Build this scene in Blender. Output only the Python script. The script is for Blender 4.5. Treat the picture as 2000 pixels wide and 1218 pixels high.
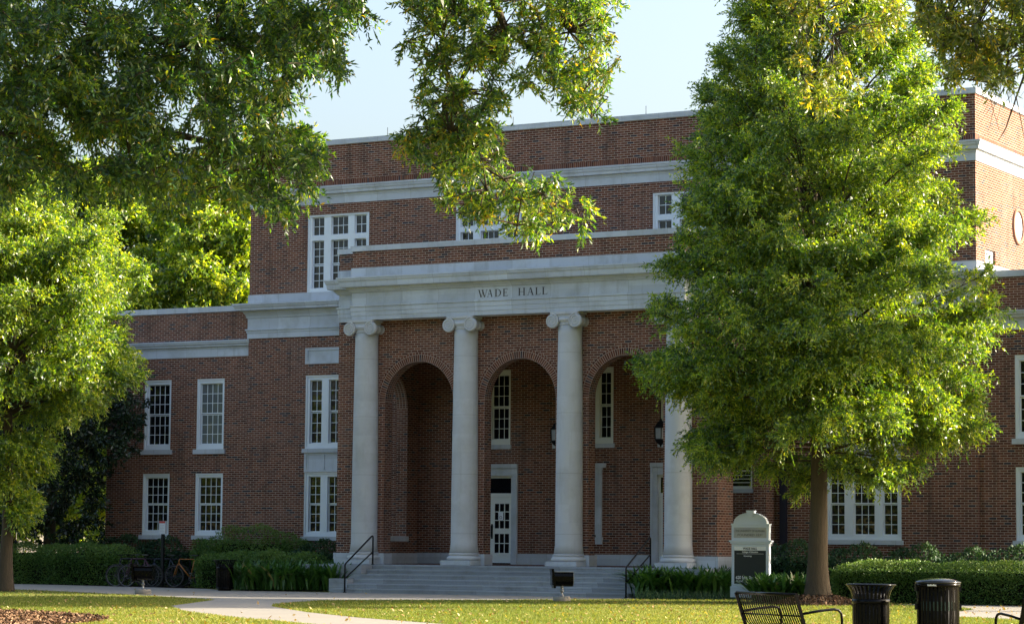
import bpy, bmesh, math, random
import numpy as np
from math import radians as R, sin, cos, pi, sqrt, floor
from mathutils import Matrix, Vector

for o in list(bpy.data.objects):
    bpy.data.objects.remove(o, do_unlink=True)
SC = bpy.context.scene
COL = SC.collection
rnd = random.Random(7)
NR = np.random.default_rng(11)

# ------------------------------------------------------------------ camera
FPX = 5083.6
YAW, PIT, ROLL = 0.51258, 0.08965, 0.00853
CAM = np.array([35.85, -64.21, 1.34])
_f = np.array([-sin(YAW)*cos(PIT), cos(YAW)*cos(PIT), sin(PIT)])
_r = np.array([cos(YAW), sin(YAW), 0.0])
_u = np.cross(_r, _f)
RT = cos(ROLL)*_r + sin(ROLL)*_u
UP = -sin(ROLL)*_r + cos(ROLL)*_u
FW = _f
cd = bpy.data.cameras.new('camera')
cd.sensor_width = 36.0
cd.lens = FPX/2000*36.0
cd.clip_start = 0.5
cd.clip_end = 6000
cam = bpy.data.objects.new('camera', cd)
COL.objects.link(cam)
M = Matrix.Identity(4)
for i in range(3):
    M[i][0] = RT[i]; M[i][1] = UP[i]; M[i][2] = -FW[i]; M[i][3] = CAM[i]
cam.matrix_world = M
SC.camera = cam

# ------------------------------------------------------------------ light
SUN_EL, SUN_AZ = R(20), R(55)          # azimuth from +Y towards +X
w = bpy.data.worlds.new('World'); SC.world = w; w.use_nodes = True
nt = w.node_tree
sky = nt.nodes.new('ShaderNodeTexSky'); sky.sky_type = 'NISHITA'
sky.sun_disc = False; sky.sun_elevation = SUN_EL; sky.sun_rotation = SUN_AZ
sky.air_density = 1.0; sky.dust_density = 6.0; sky.ozone_density = 1.1
nt.links.new(sky.outputs[0], nt.nodes['Background'].inputs[0])
nt.nodes['Background'].inputs[1].default_value = 0.152
sl = bpy.data.lights.new('sun', 'SUN'); sl.energy = 5.0; sl.angle = R(0.55)
sl.color = (1.0, 0.89, 0.70)
sun = bpy.data.objects.new('sun', sl); COL.objects.link(sun)
SDIR = Vector((sin(SUN_AZ)*cos(SUN_EL), cos(SUN_AZ)*cos(SUN_EL), sin(SUN_EL)))
sun.rotation_euler = SDIR.to_track_quat('Z', 'Y').to_euler()
sun.location = SDIR*80
SC.view_settings.view_transform = 'Standard'
SC.view_settings.look = 'None'
SC.view_settings.gamma = 1
SC.view_settings.exposure = 1.62
SC.render.engine = 'CYCLES'
SC.render.resolution_x = 1024; SC.render.resolution_y = 623
SC.cycles.max_bounces = 8
SC.cycles.transparent_max_bounces = 4

# ------------------------------------------------------------------ helpers
def ray(x, y):
    return RT*((x-1000)/FPX) - UP*((y-609)/FPX) + FW
def at(x, y, d):
    """world point seen at photo coordinates x, y at d metres depth"""
    return CAM + ray(x, y)*d
def ground(x, y, z=0.0):
    d = ray(x, y)
    return CAM + d*((z-CAM[2])/d[2])
def gd(x, d, z=0.0):
    """ground point under column x at depth d"""
    p = at(x, 1066, d); p[2] = z
    return p

def tag(o, label=None, cat=None, group=None, kind=None):
    if label: o['label'] = label
    if cat: o['category'] = cat
    if group: o['group'] = group
    if kind: o['kind'] = kind
    return o
def empty(name, loc, rz=0, label=None, cat=None, group=None):
    o = bpy.data.objects.new(name, None); COL.objects.link(o)
    o.location = loc; o.rotation_euler = (0, 0, rz)
    o.empty_display_size = 0.3
    return tag(o, label, cat, group)
def copy_tree(o, parent=None):
    c = o.copy(); COL.objects.link(c)
    if parent is not None: c.parent = parent
    for ch in [x for x in o.children]:
        copy_tree(ch, c)
    return c

class MB:
    """collects polygons, then links them as one mesh object"""
    def __init__(s): s.v = []; s.f = []; s.m = []; s.uv = {}; s.at = {}; s.sm = set()
    def vs(s, pts):
        i = len(s.v); s.v.extend([tuple(map(float, p)) for p in pts]); return i
    def quad(s, a, b, c, d, m=0):
        i = s.vs([a, b, c, d]); s.f.append((i, i+1, i+2, i+3)); s.m.append(m)
    def poly(s, pts, m=0):
        i = s.vs(pts); s.f.append(tuple(range(i, i+len(pts)))); s.m.append(m)
    def box(s, x0, x1, y0, y1, z0, z1, m=0, T=None):
        p = [(x0,y0,z0),(x1,y0,z0),(x1,y1,z0),(x0,y1,z0),(x0,y0,z1),(x1,y0,z1),(x1,y1,z1),(x0,y1,z1)]
        if T is not None: p = [tuple(T @ Vector(q)) for q in p]
        i = s.vs(p)
        for f in ((0,3,2,1),(4,5,6,7),(0,1,5,4),(1,2,6,5),(2,3,7,6),(3,0,4,7)):
            s.f.append(tuple(i+k for k in f)); s.m.append(m)
    def prism(s, pts, h, T=None, m=0):
        """2-D polygon (x, z) extruded along +y by h"""
        n = len(pts)
        a = [(p[0], 0, p[1]) for p in pts]; b = [(p[0], h, p[1]) for p in pts]
        q = a+b
        if T is not None: q = [tuple(T @ Vector(k)) for k in q]
        i = s.vs(q)
        s.f.append(tuple(i+k for k in range(n))); s.m.append(m)
        s.f.append(tuple(i+n+k for k in reversed(range(n)))); s.m.append(m)
        for k in range(n):
            l = (k+1) % n
            s.f.append((i+l, i+k, i+n+k, i+n+l)); s.m.append(m)
    def lathe(s, prof, n=32, c=(0,0,0), T=None, m=0, smooth=True, cap=True):
        """profile [(r, z)] turned round z"""
        i = len(s.v)
        for r, z in prof:
            for k in range(n):
                a = 2*pi*k/n
                p = Vector((c[0]+r*cos(a), c[1]+r*sin(a), c[2]+z))
                if T is not None: p = T @ p
                s.v.append(tuple(p))
        for j in range(len(prof)-1):
            for k in range(n):
                l = (k+1) % n
                if smooth: s.sm.add(len(s.f))
                s.f.append((i+j*n+k, i+j*n+l, i+(j+1)*n+l, i+(j+1)*n+k)); s.m.append(m)
        if cap:
            s.f.append(tuple(i+k for k in reversed(range(n)))); s.m.append(m)
            b = i+(len(prof)-1)*n
            s.f.append(tuple(b+k for k in range(n))); s.m.append(m)
    def tube(s, pts, rad, n=8, m=0, closed=False, cap=True):
        pts = [Vector(p) for p in pts]; N = len(pts)
        if not hasattr(rad, '__len__'): rad = [rad]*N
        i = len(s.v); up = None
        for j, p in enumerate(pts):
            a = pts[(j-1) % N] if (closed or j) else p
            b = pts[(j+1) % N] if (closed or j < N-1) else p
            t = (b-a)
            t = t.normalized() if t.length > 1e-9 else Vector((0,0,1))
            if up is None:
                up = Vector((0,0,1)) if abs(t.z) < .9 else Vector((1,0,0))
            x = t.cross(up)
            if x.length < 1e-6: x = t.orthogonal()
            x.normalize(); y = x.cross(t).normalized(); up = y
            for k in range(n):
                an = 2*pi*k/n
                s.v.append(tuple(p + (x*cos(an)+y*sin(an))*rad[j]))
        for j in range(N if closed else N-1):
            for k in range(n):
                l = (k+1) % n; q = (j+1) % N
                s.sm.add(len(s.f))
                s.f.append((i+j*n+k, i+q*n+k, i+q*n+l, i+j*n+l)); s.m.append(m)
        if cap and not closed:
            s.f.append(tuple(i+k for k in range(n))); s.m.append(m)
            b = i+(N-1)*n
            s.f.append(tuple(b+k for k in reversed(range(n)))); s.m.append(m)
    def build(s, name, mats, parent=None, loc=None, fixn=True):
        me = bpy.data.meshes.new(name)
        me.from_pydata(s.v, [], s.f)
        if not isinstance(mats, (list, tuple)): mats = [mats]
        for q in mats: me.materials.append(q)
        if len(mats) > 1: me.polygons.foreach_set('material_index', s.m)
        if s.sm:
            fl = np.zeros(len(s.f), bool); fl[list(s.sm)] = True
            me.polygons.foreach_set('use_smooth', fl)
        if s.uv:
            ul = me.uv_layers.new(name='UVMap')
            for fi, uvs in s.uv.items():
                p = me.polygons[fi]
                for li, q in zip(p.loop_indices, uvs): ul.data[li].uv = q
        if fixn:
            bm = bmesh.new(); bm.from_mesh(me)
            bmesh.ops.recalc_face_normals(bm, faces=bm.faces)
            bm.to_mesh(me); bm.free()
        me.update()
        o = bpy.data.objects.new(name, me); COL.objects.link(o)
        if parent is not None: o.parent = parent
        if loc is not None: o.location = loc
        return o

def wall_grid(mb, ax, c, a0, a1, z0, z1, holes, depth, out=-1, m=0, mr=None):
    """wall sheet on plane ax=c ('y': spans x; 'x': spans y) with rectangular holes and reveals going inward"""
    if mr is None: mr = m
    xs = sorted({a0, a1, *[h[0] for h in holes], *[h[1] for h in holes]})
    zs = sorted({z0, z1, *[h[2] for h in holes], *[h[3] for h in holes]})
    def P(a, z, d=0):
        return (a, c-out*d, z) if ax == 'y' else (c-out*d, a, z)
    for i in range(len(xs)-1):
        for j in range(len(zs)-1):
            xm = (xs[i]+xs[i+1])/2; zm = (zs[j]+zs[j+1])/2
            if xm < a0 or xm > a1 or zm < z0 or zm > z1: continue
            if any(h[0] < xm < h[1] and h[2] < zm < h[3] for h in holes): continue
            mb.quad(P(xs[i], zs[j]), P(xs[i+1], zs[j]), P(xs[i+1], zs[j+1]), P(xs[i], zs[j+1]), m)
    for h in holes:
        x0, x1, q0, q1 = h[:4]
        for (A, B) in (((x0,q0),(x1,q0)), ((x1,q0),(x1,q1)), ((x1,q1),(x0,q1)), ((x0,q1),(x0,q0))):
            mb.quad(P(*A), P(*B), P(B[0], B[1], depth), P(A[0], A[1], depth), mr)

def moulding(mb, path, prof, m=0):
    """profile [(out, z)] swept along a horizontal path with mitred corners; outward = right of travel"""
    n = len(path); offs = []
    for i in range(n):
        p = Vector(path[i])
        ns = []
        if i > 0:
            d = (p-Vector(path[i-1])).normalized(); ns.append(Vector((d.y, -d.x)))
        if i < n-1:
            d = (Vector(path[i+1])-p).normalized(); ns.append(Vector((d.y, -d.x)))
        if len(ns) == 2:
            b = ns[0]+ns[1]; b = b/(b.length_squared/2)
        else: b = ns[0]
        offs.append(b)
    for i in range(n-1):
        for k in range(len(prof)-1):
            q = []
            for (ii, kk) in ((i,k),(i+1,k),(i+1,k+1),(i,k+1)):
                o, z = prof[kk]
                q.append((path[ii][0]+offs[ii].x*o, path[ii][1]+offs[ii].y*o, z))
            mb.quad(*q, m=m)
    for i in (0, n-1):
        mb.poly([(path[i][0]+offs[i].x*o, path[i][1]+offs[i].y*o, z) for o, z in prof], m)

# ------------------------------------------------------------------ materials
def mat(name):
    m = bpy.data.materials.new(name); m.use_nodes = True
    return m, m.node_tree, m.node_tree.nodes['Principled BSDF']
def N(t, typ, **kw):
    n = t.nodes.new(typ)
    for k, v in kw.items(): setattr(n, k, v)
    return n
def mth(t, op, a, b=None, c=None):
    n = t.nodes.new('ShaderNodeMath'); n.operation = op
    for i, q in enumerate((a, b, c)):
        if q is None: continue
        if isinstance(q, (int, float)): n.inputs[i].default_value = q
        else: t.links.new(q, n.inputs[i])
    return n.outputs[0]
def ramp(t, fac, stops, interp='LINEAR'):
    n = t.nodes.new('ShaderNodeValToRGB'); n.color_ramp.interpolation = interp
    el = n.color_ramp.elements
    while len(el) < len(stops): el.new(0.5)
    for e, (p, c) in zip(el, stops):
        e.position = p; e.color = (*c, 1)
    t.links.new(fac, n.inputs[0]); return n.outputs[0]
def mix(t, fac, a, b, bt='MIX'):
    n = t.nodes.new('ShaderNodeMix'); n.data_type = 'RGBA'; n.blend_type = bt
    for s, q in ((n.inputs[0], fac), (n.inputs[6], a), (n.inputs[7], b)):
        if isinstance(q, (int, float)): s.default_value = q
        elif isinstance(q, tuple): s.default_value = (*q, 1)
        else: t.links.new(q, s)
    return n.outputs[2]
def noise(t, vec, scale, detail=3, rough=.55):
    n = t.nodes.new('ShaderNodeTexNoise'); n.inputs['Scale'].default_value = scale
    n.inputs['Detail'].default_value = detail; n.inputs['Roughness'].default_value = rough
    if vec is not None: t.links.new(vec, n.inputs['Vector'])
    return n.outputs['Fac']
def wall_uv(t):
    """u along the wall (x or y by facing), v = z, from true position"""
    g = N(t, 'ShaderNodeNewGeometry')
    sp = N(t, 'ShaderNodeSeparateXYZ'); t.links.new(g.outputs['Position'], sp.inputs[0])
    sn = N(t, 'ShaderNodeSeparateXYZ'); t.links.new(g.outputs['True Normal'], sn.inputs[0])
    fx = mth(t, 'GREATER_THAN', mth(t, 'ABSOLUTE', sn.outputs[0]), .5)
    u = mth(t, 'ADD', mth(t, 'MULTIPLY', sp.outputs[0], mth(t, 'SUBTRACT', 1.0, fx)),
            mth(t, 'MULTIPLY', sp.outputs[1], fx))
    fz = mth(t, 'GREATER_THAN', mth(t, 'ABSOLUTE', sn.outputs[2]), .7)
    v = mth(t, 'ADD', mth(t, 'MULTIPLY', sp.outputs[2], mth(t, 'SUBTRACT', 1.0, fz)),
            mth(t, 'MULTIPLY', sp.outputs[1], fz))
    return u, v, g.outputs['Position']
def brick_mat(name, uvmap=False, bw=.2134, bh=.0677, mort=.0150, stretch=True,
              mortar=(.41,.32,.265), dark=.055, swap=False):
    m, t, b = mat(name)
    u, v, pos = wall_uv(t)
    if uvmap:
        tc = N(t, 'ShaderNodeUVMap'); s = N(t, 'ShaderNodeSeparateXYZ')
        t.links.new(tc.outputs[0], s.inputs[0]); u, v = s.outputs[0], s.outputs[1]
    if swap: u, v = v, u
    vr = mth(t, 'DIVIDE', v, bh); row = mth(t, 'FLOOR', vr); fv = mth(t, 'FRACT', vr)
    odd = mth(t, 'FLOORED_MODULO', row, 2.0)
    ur = mth(t, 'ADD', mth(t, 'DIVIDE', u, bw), mth(t, 'MULTIPLY', odd, .5 if stretch else 0.0))
    colm = mth(t, 'FLOOR', ur); fu = mth(t, 'FRACT', ur)
    mu = mth(t, 'GREATER_THAN', mth(t, 'ABSOLUTE', mth(t, 'SUBTRACT', fu, .5)), .5-mort/bw/2)
    mv = mth(t, 'GREATER_THAN', mth(t, 'ABSOLUTE', mth(t, 'SUBTRACT', fv, .5)), .5-mort/bh/2)
    mo = mth(t, 'MAXIMUM', mu, mv)
    cb = N(t, 'ShaderNodeCombineXYZ'); t.links.new(colm, cb.inputs[0]); t.links.new(row, cb.inputs[1])
    wn = N(t, 'ShaderNodeTexWhiteNoise'); wn.noise_dimensions = '3D'; t.links.new(cb.outputs[0], wn.inputs['Vector'])
    bc = ramp(t, wn.outputs['Value'], [
        (0.0, (.030,.028,.040)), (dark, (.038,.034,.044)), (dark+.005, (.066,.022,.014)), (.30, (.124,.041,.022)),
        (.55, (.166,.057,.030)), (.75, (.100,.034,.021)), (.90, (.205,.077,.042)), (1.0, (.138,.060,.041))])
    n1 = noise(t, pos, 60, 3)
    bc = mix(t, .35, bc, mix(t, n1, (.6,.6,.6), (1.35,1.3,1.25)), 'MULTIPLY')
    c = mix(t, mo, bc, mortar)
    # weathering: large soft blotches of lime bloom and dirt
    n2 = noise(t, pos, .55, 4, .6)
    blo = mth(t, 'MULTIPLY', mth(t, 'SMOOTH_MIN', mth(t, 'MAXIMUM', mth(t, 'MULTIPLY', mth(t, 'SUBTRACT', n2, .53), 3.5), 0.0), 1.0, .1), .26)
    c = mix(t, blo, c, (.34,.25,.22))
    ms_ = N(t, 'ShaderNodeMapping'); ms_.inputs['Scale'].default_value = (2.2, 2.2, .22); t.links.new(pos, ms_.inputs['Vector'])
    stk = noise(t, ms_.outputs[0], 1.5, 5, .7)
    c = mix(t, mth(t, 'MULTIPLY', mth(t, 'MAXIMUM', mth(t, 'SUBTRACT', stk, .52), 0.0), 2.6), c, (.05,.035,.030))
    n3 = noise(t, pos, 1.7, 3)
    c = mix(t, 1.0, c, mix(t, n3, (.86,.86,.88), (1.12,1.1,1.08)), 'MULTIPLY')
    t.links.new(c, b.inputs['Base Color'])
    b.inputs['Roughness'].default_value = .9
    b.inputs['Specular IOR Level'].default_value = .2
    bu = N(t, 'ShaderNodeBump'); bu.inputs['Strength'].default_value = .5; bu.inputs['Distance'].default_value = .006
    t.links.new(mth(t, 'SUBTRACT', mth(t, 'MULTIPLY', n1, .3), mo), bu.inputs['Height'])
    t.links.new(bu.outputs[0], b.inputs['Normal'])
    return m
def stone_mat(name, base=(.50,.535,.595), block=1.22, course=None, var=.10, dirt=.55):
    m, t, b = mat(name)
    u, v, pos = wall_uv(t)
    ub = mth(t, 'DIVIDE', u, block); cell = mth(t, 'FLOOR', ub); fu = mth(t, 'FRACT', ub)
    wv = N(t, 'ShaderNodeTexWhiteNoise'); wv.noise_dimensions = '2D'
    cb = N(t, 'ShaderNodeCombineXYZ'); t.links.new(cell, cb.inputs[0])
    t.links.new(mth(t, 'FLOOR', mth(t, 'MULTIPLY', v, 2.0)), cb.inputs[1])
    t.links.new(cb.outputs[0], wv.inputs['Vector'])
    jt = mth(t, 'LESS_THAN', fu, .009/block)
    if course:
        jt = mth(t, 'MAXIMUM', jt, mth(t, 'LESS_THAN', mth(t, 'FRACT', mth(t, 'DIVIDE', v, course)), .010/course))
    lo = tuple(q*(1-var) for q in base); hi = tuple(min(1, q*(1+var)) for q in base)
    c = mix(t, wv.outputs['Value'], lo, hi)
    n = noise(t, pos, 1.3, 6, .65)
    c = mix(t, mth(t, 'MULTIPLY', mth(t, 'MAXIMUM', mth(t, 'SUBTRACT', n, .48), 0.0), dirt*6), c, tuple(q*.72 for q in (base[0], base[1]*.98, base[2]*.92)))
    sc = N(t, 'ShaderNodeMapping'); sc.inputs['Scale'].default_value = (3, 3, .35); t.links.new(pos, sc.inputs['Vector'])
    st = noise(t, sc.outputs[0], 1.6, 5, .7)
    c = mix(t, mth(t, 'MULTIPLY', mth(t, 'MAXIMUM', mth(t, 'SUBTRACT', st, .55), 0.0), dirt*5), c, tuple(q*.62 for q in (base[0], base[1]*.95, base[2]*.85)))
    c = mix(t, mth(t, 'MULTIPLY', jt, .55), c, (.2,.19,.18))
    n2 = noise(t, pos, 90, 2)
    c = mix(t, .5, c, mix(t, n2, (.85,.85,.85), (1.12,1.12,1.12)), 'MULTIPLY')
    t.links.new(c, b.inputs['Base Color'])
    b.inputs['Roughness'].default_value = .85; b.inputs['Specular IOR Level'].default_value = .25
    bu = N(t, 'ShaderNodeBump'); bu.inputs['Strength'].default_value = .25; bu.inputs['Distance'].default_value = .004
    t.links.new(mth(t, 'SUBTRACT', n2, jt), bu.inputs['Height']); t.links.new(bu.outputs[0], b.inputs['Normal'])
    return m
def plain(name, col, rough=.5, metal=0, spec=.5, var=.12, scale=8, bump=0):
    m, t, b = mat(name)
    g = N(t, 'ShaderNodeTexCoord')
    n = noise(t, g.outputs['Object'], scale, 4)
    c = mix(t, n, tuple(q*(1-var) for q in col), tuple(min(1, q*(1+var)) for q in col))
    t.links.new(c, b.inputs['Base Color'])
    b.inputs['Roughness'].default_value = rough; b.inputs['Metallic'].default_value = metal
    b.inputs['Specular IOR Level'].default_value = spec
    if bump:
        bu = N(t, 'ShaderNodeBump'); bu.inputs['Strength'].default_value = bump; bu.inputs['Distance'].default_value = .01
        t.links.new(noise(t, g.outputs['Object'], scale*4, 4), bu.inputs['Height']); t.links.new(bu.outputs[0], b.inputs['Normal'])
    return m
def glass_mat(name, base=(.006,.007,.009)):
    m, t, b = mat(name)
    g = N(t, 'ShaderNodeNewGeometry')
    b.inputs['Base Color'].default_value = (*base, 1)
    b.inputs['Roughness'].default_value = .03
    b.inputs['IOR'].default_value = 1.5; b.inputs['Specular IOR Level'].default_value = .4
    n = noise(t, g.outputs['Position'], 1.6, 2)
    bu = N(t, 'ShaderNodeBump'); bu.inputs['Strength'].default_value = .3; bu.inputs['Distance'].default_value = .05
    t.links.new(n, bu.inputs['Height']); t.links.new(bu.outputs[0], b.inputs['Normal'])
    return m
def leaf_mat(name, stops, trans=.40, gloss=.40, spec=1.0, tcol=(3.2,3.25,.35)):
    m, t, b = mat(name)
    a = N(t, 'ShaderNodeAttribute'); a.attribute_name = 'tint'
    c = ramp(t, a.outputs['Fac'], stops)
    t.links.new(c, b.inputs['Base Color'])
    b.inputs['Roughness'].default_value = gloss; b.inputs['Specular IOR Level'].default_value = spec
    tr = N(t, 'ShaderNodeBsdfTranslucent')
    tc = mix(t, 1.0, c, tcol, 'MULTIPLY')
    t.links.new(tc, tr.inputs['Color'])
    ms = N(t, 'ShaderNodeMixShader'); ms.inputs[0].default_value = trans
    t.links.new(b.outputs[0], ms.inputs[1]); t.links.new(tr.outputs[0], ms.inputs[2])
    t.links.new(ms.outputs[0], t.nodes['Material Output'].inputs[0])
    return m
def bark_mat(name, col=(.10,.075,.055)):
    m, t, b = mat(name)
    g = N(t, 'ShaderNodeTexCoord')
    mp = N(t, 'ShaderNodeMapping'); mp.inputs['Scale'].default_value = (9, 9, 1.6); t.links.new(g.outputs['Object'], mp.inputs[0])
    n = noise(t, mp.outputs[0], 2.5, 6, .7)
    n2 = noise(t, g.outputs['Object'], 2.6, 5, .7)
    c = mix(t, n, tuple(q*.25 for q in col), tuple(q*1.7 for q in col))
    c = mix(t, mth(t, 'MULTIPLY', n2, .5), c, tuple(q*1.2 for q in (col[0]*.9, col[1]*1.1, col[2]*.9)))
    t.links.new(c, b.inputs['Base Color']); b.inputs['Roughness'].default_value = .95
    bu = N(t, 'ShaderNodeBump'); bu.inputs['Strength'].default_value = .9; bu.inputs['Distance'].default_value = .03
    t.links.new(n, bu.inputs['Height']); t.links.new(bu.outputs[0], b.inputs['Normal'])
    return m

MAT = {}
MAT['brick'] = brick_mat('red_brick')
MAT['soldier'] = brick_mat('soldier_brick', stretch=False, bw=.0677, bh=.2134, mortar=(.30,.20,.155), dark=.02)
MAT['ring'] = brick_mat('arch_ring_brick', uvmap=True, stretch=False, bw=.0677, bh=.205, dark=.03)
MAT['ring2'] = brick_mat('arch_header_brick', uvmap=True, stretch=False, bw=.105, bh=.07, dark=.03)
MAT['intrados'] = brick_mat('arch_soffit_brick', uvmap=True, stretch=False, bw=.0677, bh=.105, dark=.06)
MAT['stone'] = stone_mat('limestone')
MAT['column'] = stone_mat('column_limestone', base=(.53,.54,.57), block=50.3, course=1.68, var=.04, dirt=.4)
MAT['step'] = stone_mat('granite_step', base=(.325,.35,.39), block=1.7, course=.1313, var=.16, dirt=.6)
MAT['white'] = plain('white_paint', (.68,.73,.80), .45, var=.05, scale=3)
MAT['cream'] = plain('cream_paint', (.68,.69,.66), .5, var=.06, scale=3)
MAT['pane'] = glass_mat('window_glass')
MAT['pane2'] = glass_mat('pale_window_glass', (.11,.125,.14))  # paler grey-blue base colour than the other panes
MAT['black'] = plain('black_metal', (.003,.003,.0038), .2, spec=.12, var=.2)
MAT['iron'] = plain('dark_iron', (.008,.009,.011), .5, spec=.2, var=.2)
MAT['roof'] = plain('roof_gravel', (.25,.24,.22), .9)
MAT['tile'] = plain('porch_tile', (.17,.09,.07), .7, var=.2)
MAT['letter'] = plain('dark_lettering', (.045,.042,.045), .7)
# ------------------------------------------------------------------ building
YT, YW = 3.9, 4.05
hall = empty('university_hall', (0,0,0), 0, 'red brick three storey hall with white stone bands and a columned entrance portico', 'building')

HW, LW, PW, UW = 2.29, 1.08, 1.42, 2.30
tri_c = (-8.77, 8.77); up_c = (-8.77, -3.33, 3.38, 8.77)
tower_holes = []
for c in tri_c:
    tower_holes += [(c-HW/2, c+HW/2, 4.33, 6.63), (c-HW/2, c+HW/2, 1.59, 3.59)]
for c in up_c: tower_holes.append((c-UW/2, c+UW/2, 9.25, 11.69))
for c in (-3.21, 3.21):
    tower_holes += [(c-PW/2, c+PW/2, 4.37, 6.62), (c-.80, c+.80, .80, 3.45)]
tower_holes.append((-.97, .97, 4.37, 6.62))
tower_holes.append((4.62, 5.42, 3.02, 4.1))
mb = MB()
wall_grid(mb, 'y', YT, -12.12, 12.12, 0, 12.58, tower_holes, .28)
mb.quad((-12.12,YT,0),(-12.12,24,0),(-12.12,24,13.88),(-12.12,YT,13.88))
wall_grid(mb, 'x', 12.12, YT, 24, 0, 12.58, [(4.69,5.52,8.9,9.66)], .12, out=1)
mb.quad((-12.12,24,0),(12.12,24,0),(12.12,24,13.88),(-12.12,24,13.88))
wall_grid(mb, 'y', YT, -12.12, 12.12, 12.76, 13.88, [], .1)
wall_grid(mb, 'x', 12.12, YT, 24, 12.76, 13.88, [], .1, out=1)
mb.build('tower_wall', MAT['brick'], hall, fixn=False)
mb = MB()
wall_grid(mb, 'y', YT, -12.12, 12.12, 12.58, 12.76, [], .1)
wall_grid(mb, 'x', 12.12, YT, 24, 12.58, 12.76, [], .1, out=1)
mb.build('soldier_course', MAT['soldier'], hall, fixn=False)
mb = MB(); mb.box(-12.0, 12.0, YT+.12, 23.9, 13.3, 13.5); mb.build('roof', MAT['roof'], hall)

tp = [(-12.12,24),(-12.12,YT),(12.12,YT),(12.12,24)]
mb = MB(); moulding(mb, tp, [(-.32,13.6),(-.32,14.05),(.05,14.05),(.05,13.89),(0,13.88)]); mb.build('coping', MAT['stone'], hall)
mb = MB(); moulding(mb, tp, [(0,12.60),(.03,12.585),(.21,12.575),(.21,12.52),(.19,12.50),(.185,12.46),(.16,12.42),(.15,12.41),(.14,12.335),(.05,12.325),(.05,12.29),(.035,12.24),(.028,12.23),(.025,12.02),(0,12.02)]); mb.build('upper_cornice', MAT['stone'], hall)
belt = [(0,9.25),(.03,9.249),(.032,8.965),(.40,8.955),(.40,8.90),(.37,8.89),(.365,8.85),(.33,8.80),(.32,8.74),(.15,8.725),(.14,8.68),(.11,8.64),(.07,8.57),(.06,8.51),(.03,8.495),(.03,8.165),(.09,8.16),(.09,8.11),(.06,8.10),(.058,8.035),(.04,8.03),(.035,7.86),(0,7.85)]
for path in ([(-12.12,24),(-12.12,YT),(-6.135,YT)], [(6.135,YT),(12.12,YT),(12.12,24)]):
    mb = MB(); moulding(mb, path, belt); mb.build('belt_cornice', MAT['stone'], hall)
for c in tri_c:                                     # stone panels of the window bays
    mb = MB(); wall_grid(mb, 'y', YT-.025, c-1.16, c+1.16, 6.99, 7.49, [(c-1.06,c+1.06,7.07,7.41)], .03)
    mb.quad((c-1.06,YT-.004,7.07),(c+1.06,YT-.004,7.07),(c+1.06,YT-.004,7.41),(c-1.06,YT-.004,7.41))
    mb.quad((c-1.16,YT-.025,7.49),(c+1.16,YT-.025,7.49),(c+1.16,YT+.01,7.49),(c-1.16,YT+.01,7.49))
    mb.quad((c-1.16,YT-.025,6.99),(c+1.16,YT-.025,6.99),(c+1.16,YT+.01,6.99),(c-1.16,YT+.01,6.99))
    for s in (-1, 1): mb.quad((c+s*1.16,YT-.025,6.99),(c+s*1.16,YT+.01,6.99),(c+s*1.16,YT+.01,7.49),(c+s*1.16,YT-.025,7.49))
    mb.build('stone_panel', MAT['stone'], hall, fixn=False)
    hs = [(c-1.05,c-.47,3.67,4.14),(c-.38,c+.38,3.67,4.14),(c+.47,c+1.05,3.67,4.14)]
    mb = MB(); wall_grid(mb, 'y', YT-.02, c-HW/2, c+HW/2, 3.595, 4.205, hs, .025)
    mb.quad((c-HW/2,YT-.004,3.6),(c+HW/2,YT-.004,3.6),(c+HW/2,YT-.004,4.2),(c-HW/2,YT-.004,4.2))
    mb.build('spandrel_panel', MAT['stone'], hall, fixn=False)

# wings, both sides
for s, nm in ((-1,'left'), (1,'right')):
    X = lambda a: s*a
    XE = 17.83
    xa, xb = sorted((X(12.12), X(XE)))
    wc = [s*13.68, s*15.79]
    hs = []
    for c in wc: hs += [(c-LW/2,c+LW/2,4.36,6.63), (c-LW/2,c+LW/2,1.60,3.59)]
    mb = MB(); wall_grid(mb, 'y', YW, xa, xb, 0, 8.77, hs, .28)
    mb.quad((X(XE),YW,0),(X(XE),20,0),(X(XE),20,8.77),(X(XE),YW,8.77))
    mb.quad((X(XE),20,0),(X(12.12),20,0),(X(12.12),20,8.77),(X(XE),20,8.77))
    mb.build('wing_wall', MAT['brick'], hall, fixn=False)
    p = [(X(12.10),YW),(X(XE),YW),(X(XE),20)] if s > 0 else [(X(XE),20),(X(XE),YW),(X(12.10),YW)]
    mb = MB(); moulding(mb, p, [(-.32,8.5),(-.32,8.955),(.05,8.955),(.05,8.78),(0,8.77)]); mb.build('wing_coping', MAT['stone'], hall)
    mb = MB(); moulding(mb, p, [(0,7.87),(.20,7.845),(.20,7.81),(.185,7.79),(.17,7.74),(.13,7.71),(.12,7.66),(.05,7.65),(.04,7.60),(.028,7.58),(.025,7.33),(0,7.33)]); mb.build('wing_cornice', MAT['stone'], hall)
    mb = MB(); mb.box(xa+.1, xb-.1, YW+.2, 19.9, 8.3, 8.45); mb.build('roof', MAT['roof'], hall)

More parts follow.
